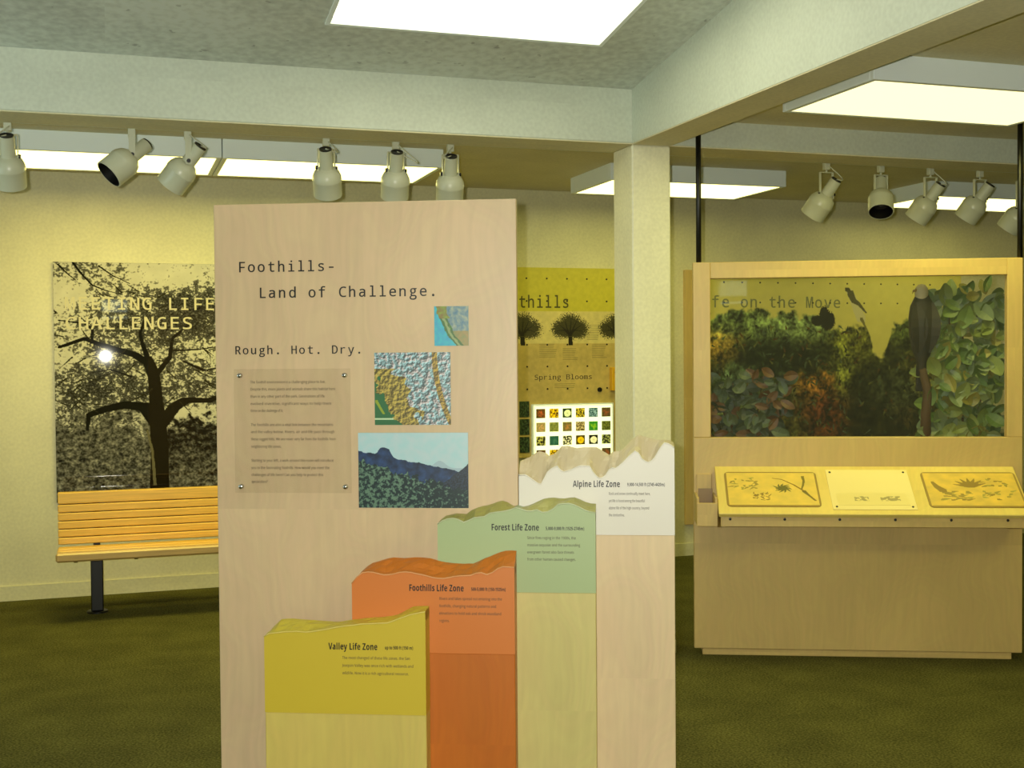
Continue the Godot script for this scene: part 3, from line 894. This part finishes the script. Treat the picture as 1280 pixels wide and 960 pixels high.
func foothills_wall_panel() -> void:
	var W := 386
	var H := 417
	var im := picture(W, H, func(x: float, y: float) -> Color:
		var n := noise_a.get_noise_2d(x * 500.0, y * 500.0)
		var g := noise_b.get_noise_2d(x * 90.0, y * 90.0)
		if y < 0.228:
			return Color(0.78, 0.74, 0.24) * (1.0 + 0.05 * n)
		if y < 0.40:
			return Color(0.84, 0.78, 0.50) * (1.0 + 0.06 * n + 0.05 * g)
		return Color(0.78, 0.69, 0.40) * (1.0 + 0.07 * n + 0.10 * g))
	for u in [2.85, 3.225, 3.60]:
		var x: float = (u - 2.3) * 300.0
		for q in [[0, 122, 26, 20], [-22, 134, 20, 18], [22, 133, 20, 19], [-10, 140, 28, 14], [14, 142, 26, 13]]:
			blob(im, Vector2(x + q[0], q[1]), q[2], q[3], Color(0.25, 0.24, 0.13), 0.75)
		for q in [[-24, 126], [-12, 114], [4, 112], [18, 116], [27, 128], [-30, 140], [31, 141]]:
			stroke(im, [Vector2(x + 1, 150), Vector2(x + q[0] * 0.4, 138), Vector2(x + q[0], q[1])], 2.2, 0.8, Color(0.11, 0.10, 0.06))
		stroke(im, [Vector2(x + 2, 167), Vector2(x + 1, 146)], 5.0, 4.0, Color(0.10, 0.09, 0.06))
		stroke(im, [Vector2(x - 34, 152), Vector2(x + 36, 152)], 1.0, 1.0, Color(0.34, 0.32, 0.18))
	# faint grey picture and caption blocks
	for r in [[205, 168, 246, 200], [318, 126, 352, 160], [260, 178, 296, 206], [330, 170, 366, 200], [240, 256, 290, 268]]:
		for y in range(r[1], r[3], 4):
			im.fill_rect(Rect2i(r[0], y, r[2] - r[0] - (y * 7) % 9, 1), Color(0.52, 0.48, 0.30))
	var t := thing("spring_blooms_panel", "olive and tan wall panel with oak drawings and the words Spring Blooms", "wall panel", bframe, Vector3(2.9425, 0.8, -8.298))
	put(t, "print", plate(1.285, 1.39, 0.02), textured("spring_print", im, 0.4), Vector3(0, 0.695, 0.012))
	var z := 0.0222
	var head := mat("heading_ink", Color(0.30, 0.29, 0.10), 0.5)
	write(t, "heading", "Foothills", heavy_mono, 0.085, Vector3(2.619 - 2.9425, 1.895 - 0.8, z), 0.581, head)
	write(t, "subheading", "Spring Blooms", mono, 0.036, Vector3(2.94 - 2.9425, 1.368 - 0.8, z), 0.45, M.small_ink)
	var pin := lathe([[0.0, 0.005], [0.006, 0.004], [0.007, 0.0]], 8)
	for i in 8:
		for j in [2.11, 1.945, 1.625, 1.465, 1.30]:
			put(t, "pin", pin, M.black, Vector3(-0.53 + 0.158 * i, j - 0.8, z), Basis(Vector3.RIGHT, PI / 2))
	put(t, "push_button", lathe([[0.0, 0.016], [0.015, 0.015], [0.018, 0.010], [0.018, 0.0]], 18), M.black, Vector3(3.457 - 2.9425, 1.288 - 0.8, z), Basis(Vector3.RIGHT, PI / 2))
	# photographs at the panel's edge beside the light box
	for k in 3:
		var pi := picture(24, 40, func(x: float, y: float) -> Color:
			var n := noise_a.get_noise_2d(x * 90.0 + k * 50.0, y * 90.0)
			return Color(0.18 + 0.3 * n, 0.26 + 0.34 * n, 0.16 + 0.2 * n))
		put(t, "photo_print", plate(0.075, 0.115, 0.004), textured("leaf_photo_print", pi), Vector3(2.862 - 2.9425, 1.155 - 0.13 * k - 0.8, z + 0.002))
	var yb := thing("yellow_block", "small bright yellow block fixed at the edge of the Spring Blooms panel", "block", bframe, Vector3(3.566, 1.365, -8.2755))
	bar(yb, "body", mat("yellow_paint", Color(0.86, 0.66, 0.10), 0.4), Vector3(-0.028, -0.085, 0.0), Vector3(0.03, 0.09, 0.05), 0.003)
	put(yb, "screw", pin, M.black, Vector3(0.0, 0.05, 0.05), Basis(Vector3.RIGHT, PI / 2))

	# light box with rows of flower transparencies
	var lb := thing("flower_light_box", "glowing white light box with square flower pictures in rows", "light box", bframe, Vector3(3.235, 0.77, -8.2755))
	var white := mat("light_box_glow", Color(0.9, 0.9, 0.85), 0.4)
	white.emission_enabled = true
	white.emission = Color(0.96, 1.0, 0.72)
	white.emission_energy_multiplier = 0.78
	bar(lb, "box_body", M.enamel, Vector3(-0.322, -0.01, 0.0), Vector3(0.322, 0.42, 0.03), 0.002)
	bar(lb, "lit_face", white, Vector3(-0.311, 0.0, 0.0302), Vector3(0.311, 0.41, 0.034), 0.001)
	area(lb, Vector3(0, 0.205, 0.035), Vector2(0.60, 0.39), 0.05, Color(0.97, 1.0, 0.8), Basis(Vector3.RIGHT, PI / 2))
	var kinds := [
		[Color(0.78, 0.36, 0.14), Color(0.30, 0.22, 0.08), 0], [Color(0.95, 0.78, 0.05), Color(0.30, 0.20, 0.04), 1], [Color(0.92, 0.95, 0.62), Color(0.16, 0.22, 0.10), 2],
		[Color(0.88, 0.78, 0.16), Color(0.24, 0.20, 0.05), 1], [Color(0.55, 0.68, 0.62), Color(0.20, 0.34, 0.30), 1], [Color(0.55, 0.30, 0.14), Color(0.30, 0.26, 0.12), 0],
		[Color(0.80, 0.62, 0.34), Color(0.56, 0.50, 0.26), 0], [Color(0.55, 0.55, 0.22), Color(0.40, 0.44, 0.16), 1], [Color(0.70, 0.48, 0.20), Color(0.44, 0.40, 0.18), 0],
		[Color(0.78, 0.70, 0.42), Color(0.36, 0.30, 0.12), 1], [Color(0.55, 0.72, 0.10), Color(0.16, 0.50, 0.12), 0], [Color(0.42, 0.44, 0.14), Color(0.24, 0.26, 0.08), 1],
		[Color(0.72, 0.70, 0.30), Color(0.12, 0.12, 0.05), 3], [Color(0.24, 0.44, 0.30), Color(0.14, 0.34, 0.24), 0], [Color(0.92, 0.90, 0.66), Color(0.16, 0.18, 0.06), 3],
		[Color(0.92, 0.76, 0.05), Color(0.30, 0.24, 0.04), 2], [Color(0.95, 0.93, 0.66), Color(0.10, 0.10, 0.06), 2], [Color(0.60, 0.62, 0.30), Color(0.16, 0.18, 0.08), 3]]
	var tile := plate(0.070, 0.068, 0.003)
	for r in 4:
		for c in 6:
			var a: Array = kinds[(r * 6 + c) % 18]
			var ti := picture(20, 20, func(x: float, y: float) -> Color:
				var n := noise_a.get_noise_2d(x * 60.0 + c * 31.0, y * 60.0 + r * 47.0)
				var d := Vector2(x - 0.5, y - 0.5).length()
				var w := 0.0
				if a[2] == 0:
					w = clamp(0.9 - d * 1.7 + n, 0.0, 1.0)
				elif a[2] == 1:
					w = 1.0 if sin(x * 14.0 + y * 9.0 + n * 6.0) > -0.1 else 0.0
				elif a[2] == 2:
					w = 1.0 if d < 0.38 + 0.05 * n else 0.0
					if d < 0.11:
						return a[0] * 0.8
				else:
					w = 1.0 if n > 0.0 else 0.0
				return a[1].lerp(a[0], w))
			var tm := textured("flower_transparency", ti, 0.4)
			tm.emission_enabled = true
			tm.emission = Color.BLACK
			tm.emission_texture = tm.albedo_texture
			tm.emission_energy_multiplier = 0.62
			put(lb, "flower_picture", tile, tm, Vector3(-0.259 + 0.1035 * c, 0.352 - 0.1005 * r, 0.0365))

func moving_life_panel() -> void:
	var W := 560
	var H := 430
	var patches := [
		# x, y, spread x, spread y, colour
		[0.20, 0.22, 0.13, 0.05, Color(0.34, 0.40, 0.22)], [0.38, 0.22, 0.09, 0.06, Color(0.38, 0.44, 0.26)], [0.12, 0.30, 0.05, 0.05, Color(0.58, 0.46, 0.18)],
		[0.25, 0.33, 0.14, 0.06, Color(0.07, 0.085, 0.035)], [0.40, 0.34, 0.08, 0.05, Color(0.07, 0.08, 0.035)], [0.18, 0.47, 0.11, 0.07, Color(0.26, 0.32, 0.22)],
		[0.13, 0.55, 0.08, 0.06, Color(0.34, 0.38, 0.24)], [0.28, 0.56, 0.07, 0.06, Color(0.26, 0.23, 0.12)], [0.45, 0.46, 0.05, 0.04, Color(0.44, 0.30, 0.10)],
		[0.50, 0.58, 0.06, 0.08, Color(0.30, 0.15, 0.07)], [0.55, 0.38, 0.025, 0.12, Color(0.42, 0.44, 0.16)], [0.62, 0.30, 0.10, 0.06, Color(0.30, 0.30, 0.10)],
		[0.64, 0.55, 0.09, 0.12, Color(0.09, 0.09, 0.04)], [0.75, 0.50, 0.08, 0.06, Color(0.20, 0.22, 0.14)], [0.73, 0.34, 0.08, 0.05, Color(0.10, 0.11, 0.05)],
		[0.88, 0.38, 0.06, 0.10, Color(0.46, 0.42, 0.16)], [0.78, 0.23, 0.06, 0.06, Color(0.22, 0.26, 0.12)], [0.85, 0.62, 0.1, 0.08, Color(0.14, 0.12, 0.06)], [0.98, 0.5, 0.06, 0.2, Color(0.24, 0.28, 0.14)]]
	var im := picture(W, H, func(x: float, y: float) -> Color:
		var n := noise_a.get_noise_2d(x * 420.0, y * 330.0)
		var h := noise_a.get_noise_2d(x * 1300.0 + 60.0, y * 1000.0)
		var g := noise_b.get_noise_2d(x * 260.0, y * 260.0)
		var sky := Color(0.84, 0.80, 0.42) * (1.0 + 0.03 * n)
		var line: float = 0.175 - 0.02 * exp(-pow((x - 0.20) / 0.07, 2.0)) + 0.055 * smoothstep(0.44, 0.50, x) + 0.12 * exp(-pow((x - 0.685) / 0.035, 4.0)) - 0.09 * smoothstep(0.72, 0.86, x) + 0.03 * n + 0.02 * g
		var sum := Color(0.010, 0.011, 0.005)
		var weight := 0.06
		for p in patches:
			var k: float = exp(-pow((x - p[0] + 0.03 * g) / p[2], 2.0) - pow((y - p[1] + 0.03 * n) / p[3], 2.0))
			sum += p[4] * k
			weight += k
		var c := sum * (1.3 / weight) * (1.0 + 1.0 * n + 0.7 * h + 0.3 * g)
		return sky.lerp(c, smoothstep(-0.012, 0.012, y - line)))
	# dabs of leaf, blade and petal over the undergrowth
	for k in 900:
		var p := Vector2(rng.randf_range(0.04, 1.0), rng.randf_range(0.22, 0.80))
		var c: Color = [Color(0.30, 0.36, 0.24), Color(0.22, 0.28, 0.14), Color(0.40, 0.40, 0.18), Color(0.09, 0.10, 0.04), Color(0.34, 0.22, 0.09)][rng.randi() % 5]
		if p.x > 0.62 and p.x < 0.75 and p.y < 0.38:
			continue
		if p.x > 0.55 and p.x < 0.85 and rng.randf() < 0.6:
			c = c * 0.45
		var e := Vector2.from_angle(rng.randf_range(-PI, PI)) * rng.randf_range(2.0, 6.0)
		p *= Vector2(W, H)
		stroke(im, [p - e, p, p + e], 0.8, 1.9, c)
	var dark := Color(0.09, 0.07, 0.03)
	# dark winged shape and a slim pale bird printed against the sky
	for q in [[0.455, 0.195, 12, 13], [0.480, 0.175, 10, 24], [0.492, 0.195, 15, 24]]:
		blob(im, Vector2(q[0] * W, q[1] * H), q[2], q[3] * 0.7, dark, 0.3)
	var pale := Color(0.80, 0.77, 0.55)
	stroke(im, [Vector2(0.572, 0.075) * Vector2(W, H), Vector2(0.584, 0.10) * Vector2(W, H), Vector2(0.600, 0.145) * Vector2(W, H), Vector2(0.618, 0.19) * Vector2(W, H)], 5.0, 8.0, pale)
	stroke(im, [Vector2(0.566, 0.068) * Vector2(W, H), Vector2(0.574, 0.078) * Vector2(W, H)], 4.0, 3.0, Color(0.26, 0.24, 0.14))
	stroke(im, [Vector2(0.578, 0.085) * Vector2(W, H), Vector2(0.590, 0.115) * Vector2(W, H), Vector2(0.610, 0.13) * Vector2(W, H), Vector2(0.636, 0.165) * Vector2(W, H)], 6.0, 1.5, Color(0.33, 0.31, 0.19))
	stroke(im, [Vector2(0.618, 0.19) * Vector2(W, H), Vector2(0.640, 0.235) * Vector2(W, H)], 3.0, 1.0, Color(0.45, 0.42, 0.22))
	var t := thing("wildlife_panel", "yellow-green wall panel with a dark woodland mural seen through the case window", "wall panel", bframe, Vector3(5.4375, 0.245, -8.298))
	put(t, "print", plate(2.525, 1.941, 0.028), textured("wildlife_print", im, 0.4), Vector3(0, 0.9705, 0.016))
	bar(t, "edge_strip", M.maple, Vector3(-1.275, -0.004, 0.0), Vector3(-1.165, 1.945, 0.034), 0.002)
	write(t, "heading", "Life on the Move", heavy_mono, 0.085, Vector3(4.22 - 5.4375, 1.905 - 0.245, 0.0302), 1.30, mat("grey_heading", Color(0.50, 0.51, 0.33), 0.5))
	var pin := lathe([[0.0, 0.005], [0.006, 0.004], [0.007, 0.0]], 8)
	for i in 14:
		for j in [2.10, 1.945]:
			put(t, "pin", pin, M.black, Vector3(-1.10 + 0.158 * i, j - 0.245, 0.0302), Basis(Vector3.RIGHT, PI / 2))

# ---------------------------------------------------------------- the window case with its sloping desk

func display_case() -> void:
	var t := thing("window_case", "wide plywood display stand with a framed glass window and sloping desk", "display case", eframe, Vector3(1.15, 0, -6.2))
	var x0 := 0.335 - 1.15
	var x1 := 1.963 - 1.15
	var wx0 := 0.423 - 1.15
	var wx1 := 1.888 - 1.15
	# front board: frame members round the window and the broad lower board
	bar(t, "frame_stile", M.maple, Vector3(x0, 1.121, -0.05), Vector3(wx0, 2.016, 0), 0.003)
	bar(t, "frame_stile", M.maple, Vector3(wx1, 1.121, -0.05), Vector3(x1, 2.016, 0), 0.003)
	bar(t, "frame_rail", M.maple, Vector3(wx0, 1.932, -0.05), Vector3(wx1, 2.016, 0), 0.003)
	bar(t, "front_board", M.maple, Vector3(x0, 0.036, -0.05), Vector3(x1, 1.121, 0), 0.003)
	bar(t, "plinth", M.maple, Vector3(0.377 - 1.15, 0, -0.26), Vector3(1.915 - 1.15, 0.036, -0.012), 0.003)
	var g := bar(t, "window_pane", M.glass, Vector3(wx0, 1.121, -0.034), Vector3(wx1, 1.932, -0.030), 0.0)
	g.set_meta("label", "clear glass pane")
	bar(t, "inner_ledge", M.maple, Vector3(wx0 - 0.04, 1.085, -0.30), Vector3(wx1 + 0.04, 1.105, -0.05), 0.002)
	for x in [wx0 - 0.03, wx1 + 0.01]:
		bar(t, "ledge_bracket", M.maple, Vector3(x, 0.036, -0.29), Vector3(x + 0.02, 1.085, -0.05), 0.002)
	for x in [0.367, 1.957]:
		put(t, "hanging_rod", tube([Vector3(x - 1.15, 2.0, -0.03), Vector3(x - 1.15, 2.755, -0.03)], 0.0135, 0.0135, 12), M.black)

	# sloping desk: a tilted top on side cheeks, apron below the front edge
	var d := put(t, "desk_top", box(Vector3(1.475, 0.022, 0.364), 0.003), M.desk, Vector3(0.0275, 0.863, 0.147), Basis(Vector3.RIGHT, atan2(0.204, 0.30)))
	var art := [picture(240, 160, leaf_print_a), picture(240, 160, leaf_print_b)]
	var sage := Color(0.66, 0.62, 0.30)
	var umber := Color(0.58, 0.48, 0.23)
	stroke(art[0], [Vector2(126, 28), Vector2(150, 34), Vector2(180, 60), Vector2(206, 92), Vector2(232, 138)], 1.5, 2.5, Color(0.58, 0.44, 0.18))
	stroke(art[0], [Vector2(208, 20), Vector2(210, 40), Vector2(206, 62), Vector2(200, 84)], 4.0, 2.0, Color(0.50, 0.45, 0.20))
	stroke(art[0], [Vector2(205, 92), Vector2(216, 112), Vector2(230, 140)], 5.0, 1.0, Color(0.48, 0.42, 0.20))
	for a in 11:
		var t0 := a * TAU / 11.0
		stroke(art[0], [Vector2(150, 78), Vector2(150, 78) + Vector2(cos(t0) * 16.0, sin(t0) * 13.0), Vector2(150, 78) + Vector2(cos(t0 + 0.25) * (24.0 + 6.0 * sin(a * 2.3)), sin(t0 + 0.25) * 22.0)], 4.5, 1.0, Color(0.44, 0.42, 0.20))
	for a in 7:
		var t1 := -2.9 + a * 0.42
		stroke(art[1], [Vector2(118, 66), Vector2(118, 66) + Vector2(cos(t1) * 24.0, sin(t1) * 20.0), Vector2(118, 66) + Vector2(cos(t1) * 46.0, sin(t1) * 40.0)], 9.0, 1.0, umber)
	for a in 26:
		var q := Vector2(rng.randf_range(14, 84), rng.randf_range(24, 84))
		stroke(art[0], [q, q + Vector2(rng.randf_range(-14, 14), rng.randf_range(-12, 12))], 3.0, 1.0, sage.lerp(umber, rng.randf() * 0.7))
		q = Vector2(rng.randf_range(66, 112), rng.randf_range(100, 140))
		stroke(art[0], [q, q + Vector2(rng.randf_range(-10, 10), rng.randf_range(-10, 10))], 2.0, 1.0, umber)
		q = Vector2(rng.randf_range(30, 110), rng.randf_range(92, 136))
		stroke(art[1], [q, q + Vector2(rng.randf_range(4, 22), rng.randf_range(-8, 10))], 4.0, 1.0, sage.lerp(umber, rng.randf()))
		q = Vector2(rng.randf_range(140, 222), rng.randf_range(28, 66) + (64.0 if a % 2 == 0 else 0.0))
		stroke(art[1], [q, q + Vector2(rng.randf_range(-16, 16), rng.randf_range(-9, 9))], 4.0, 1.0, sage.lerp(umber, rng.randf()))
	stroke(art[1], [Vector2(20, 46), Vector2(28, 68), Vector2(42, 88)], 4.0, 9.0, umber)
	for k in 2:
		var px: float = [-0.466, 0.50][k]
		var rim := put(d, "specimen_tray", prism(rounded(0.455, 0.262, 0.022), 0.0, 0.004), mat("tray_edge", Color(0.60, 0.50, 0.24), 0.5), Vector3(px, 0.0112, 0.0), Basis(Vector3.RIGHT, -PI / 2))
		put(rim, "pressed_leaf_print", plate(0.435, 0.243, 0.002), textured("pressed_leaves", art[k], 0.35), Vector3(0, 0, 0.0046))
	var tp := put(d, "caption_plate", box(Vector3(0.40, 0.30, 0.004), 0.001), mat("cream_plate", Color(0.93, 0.86, 0.58), 0.22), Vector3(0.012, 0.0128, 0.0), Basis(Vector3.RIGHT, -PI / 2))
	for c in [[-0.18, 0.13], [0.18, 0.13], [-0.18, -0.13], [0.18, -0.13]]:
		put(tp, "screw", lathe([[0.0, 0.003], [0.005, 0.002], [0.006, 0.0]], 10), M.black, Vector3(c[0], c[1], 0.002), Basis(Vector3.RIGHT, PI / 2))
	var cap_im := picture(120, 60, func(x: float, y: float) -> Color:
		var n := noise_b.get_noise_2d(x * 300.0, y * 140.0)
		var v := 1.0
		if (absf(x - 0.34) < 0.10 or absf(x - 0.74) < 0.14) and y > 0.25 and y < 0.65 and n > -0.1:
			v = 0.72
		return Color(0.90 * v, 0.83 * v, 0.54 * v))
	put(tp, "caption_print", plate(0.34, 0.09, 0.001), textured("caption_ink", cap_im, 0.3), Vector3(0.0, -0.075, 0.0026))
	bar(t, "desk_apron", M.maple, Vector3(-0.70, 0.705, 0.268), Vector3(0.755, 0.765, 0.286), 0.002)
	for x in [-0.695, 0.74]:
		var cheek := PackedVector2Array([Vector2(0.0, 0.66), Vector2(0.27, 0.70), Vector2(0.27, 0.762), Vector2(0.0, 0.945)])
		put(t, "desk_cheek", prism(cheek, 0.0, 0.02), M.maple, Vector3(x, 0, 0), Basis(Vector3(0, 0, 1), Vector3.UP, Vector3(1, 0, 0)))
	var bolt := lathe([[0.0, 0.004], [0.006, 0.003], [0.007, 0.0]], 10)
	for k in 6:
		put(t, "bolt", bolt, M.black, Vector3(-0.655 + 0.262 * k, 0.742, 0.286), Basis(Vector3.RIGHT, PI / 2))
	# open card box beside the desk
	var cb := Node3D.new()
	cb.name = "card_box"
	t.add_child(cb)
	cb.position = Vector3(-0.76, 0.70, 0)
	bar(cb, "box_front", M.maple, Vector3(-0.053, 0.0, 0.235), Vector3(0.048, 0.115, 0.25), 0.002)
	bar(cb, "box_side", M.maple, Vector3(-0.053, 0.0, 0.0), Vector3(-0.041, 0.14, 0.235), 0.002)
	bar(cb, "box_side", M.maple, Vector3(0.036, 0.0, 0.0), Vector3(0.048, 0.14, 0.235), 0.002)
	bar(cb, "box_back", M.maple, Vector3(-0.041, 0.0, 0.0), Vector3(0.036, 0.235, 0.012), 0.002)
	bar(cb, "box_bottom", M.maple, Vector3(-0.041, 0.0, 0.012), Vector3(0.036, 0.012, 0.235), 0.002)
	bar(cb, "divider", mat("mauve_card", Color(0.55, 0.46, 0.36), 0.6), Vector3(-0.038, 0.012, 0.09), Vector3(0.033, 0.17, 0.094), 0.0)

	# leafy sprays and a dark bird standing behind the pane
	var greens := []
	for c in [Color(0.34, 0.42, 0.20), Color(0.42, 0.47, 0.24), Color(0.27, 0.36, 0.18), Color(0.48, 0.46, 0.20), Color(0.38, 0.44, 0.30)]:
		var m := mat("leaf_green", c, 0.5)
		m.backlight_enabled = true
		m.backlight = Color(0.12, 0.14, 0.05)
		greens.append(m)
	var blues := []
	for c in [Color(0.22, 0.28, 0.20), Color(0.28, 0.33, 0.22), Color(0.17, 0.21, 0.14), Color(0.33, 0.22, 0.11)]:
		blues.append(mat("leaf_dusky", c, 0.55))
	var leaves := [leaf_mesh(0.10, 0.062, 0.10), leaf_mesh(0.085, 0.06, 0.16), leaf_mesh(0.095, 0.05, 0.12, 0.18), leaf_mesh(0.07, 0.052, 0.1)]
	var wood := mat("twig_bark", Color(0.24, 0.16, 0.08), 0.8)
	var l1 := thing("leafy_branch", "spray of broad green leaves beside the dark bird behind the case window", "foliage", eframe, Vector3(1.72, 1.105, -6.37))
	spray(l1, 290, Vector2(-0.17, 0.18), -0.04, 0.80, greens, leaves, wood, 1.15)
	var l2 := thing("dusky_shrub", "low dusky grey-green and russet shrub behind the case window", "foliage", eframe, Vector3(0.60, 1.105, -6.40))
	spray(l2, 170, Vector2(-0.16, 0.22), -0.03, 0.36, blues, leaves, wood, 0.85)

	var bird := thing("mounted_bird", "dark upright bird of prey with pale head on a branch behind the glass", "bird", eframe, Vector3(1.512, 1.105, -6.36))
	var feather := textured("dark_feathers", picture(64, 64, func(x: float, y: float) -> Color:
		var n := noise_a.get_noise_2d(x * 200.0, y * 90.0)
		return Color(0.085, 0.06, 0.035) * (1.0 + 1.2 * n)), 0.7, 3.0)
	var post := [Vector3(0.02, 0.0, 0), Vector3(0.015, 0.12, 0.01), Vector3(0.03, 0.24, -0.01), Vector3(0.0, 0.36, 0.0)]
	put(bird, "perch_stump", tube(post, 0.028, 0.02, 10), wood)
	var body := lathe([[0.0, 0.325], [0.014, 0.33], [0.03, 0.40], [0.052, 0.46], [0.066, 0.54], [0.068, 0.62], [0.060, 0.68], [0.044, 0.715], [0.034, 0.735], [0.0, 0.75]], 24)
	put(bird, "body", body, feather, Vector3.ZERO, Basis.from_scale(Vector3(1, 1, 0.8)))
	var pale := mat("pale_head", Color(0.62, 0.58, 0.45), 0.7)
	put(bird, "head", lathe([[0.0, 0.795], [0.018, 0.79], [0.031, 0.772], [0.034, 0.752], [0.033, 0.735], [0.030, 0.715]], 20), pale, Vector3(-0.004, 0, 0.004))
	put(bird, "beak", tube([Vector3(-0.030, 0.762, 0.012), Vector3(-0.048, 0.758, 0.018), Vector3(-0.054, 0.744, 0.02)], 0.009, 0.002, 8), mat("beak_horn", Color(0.5, 0.4, 0.15), 0.4))
	for e in [-1.0, 1.0]:
		put(bird, "wing", leaf_mesh(0.26, 0.085, -0.12), feather, Vector3(e * 0.038, 0.70, 0.035), Basis(Vector3.BACK, PI - e * 0.05))
	put(bird, "tail", box(Vector3(0.05, 0.14, 0.012), 0.004), feather, Vector3(0.0, 0.31, -0.028), Basis(Vector3.RIGHT, 0.12))

func spray(t: Node3D, count: int, span: Vector2, low: float, high: float, mats: Array, leaves: Array, wood: Material, size: float) -> void:
	for k in 5:
		var x: float = lerp(span.x, span.y, (k + 0.5) / 5.0)
		put(t, "stem", tube([Vector3(x * 0.4, 0, -0.02), Vector3(x * 0.8, high * 0.4, -0.03), Vector3(x, high * 0.8, -0.02)], 0.007, 0.003, 6), wood)
	for k in count:
		var fx := fmod(k * 0.618034, 1.0)
		var fy := (k + 0.5) / count
		var x: float = lerp(span.x, span.y, fx) + rng.randf_range(-0.012, 0.012)
		var y: float = lerp(low, high - 0.05, fy) + rng.randf_range(-0.03, 0.03)
		var z := rng.randf_range(-0.035, 0.045)
		var turn := Basis(Vector3.BACK, rng.randf_range(-PI, PI)) * Basis(Vector3.RIGHT, rng.randf_range(-0.5, 0.5)) * Basis(Vector3.UP, rng.randf_range(-0.5, 0.5))
		put(t, "leaf", leaves[k % leaves.size()], mats[rng.randi() % mats.size()], Vector3(x, max(y, 0.02), z), turn.scaled(Vector3.ONE * size * rng.randf_range(0.75, 1.1)))

func leaf_print_a(x: float, y: float) -> Color:
	var g := noise_b.get_noise_2d(x * 140.0, y * 100.0)
	return Color(0.88 + 0.06 * g, 0.76 + 0.04 * g, 0.36)

func leaf_print_b(x: float, y: float) -> Color:
	var g := noise_b.get_noise_2d(x * 140.0 + 300.0, y * 100.0)
	return Color(0.86 + 0.08 * g, 0.73 + 0.06 * g, 0.33)
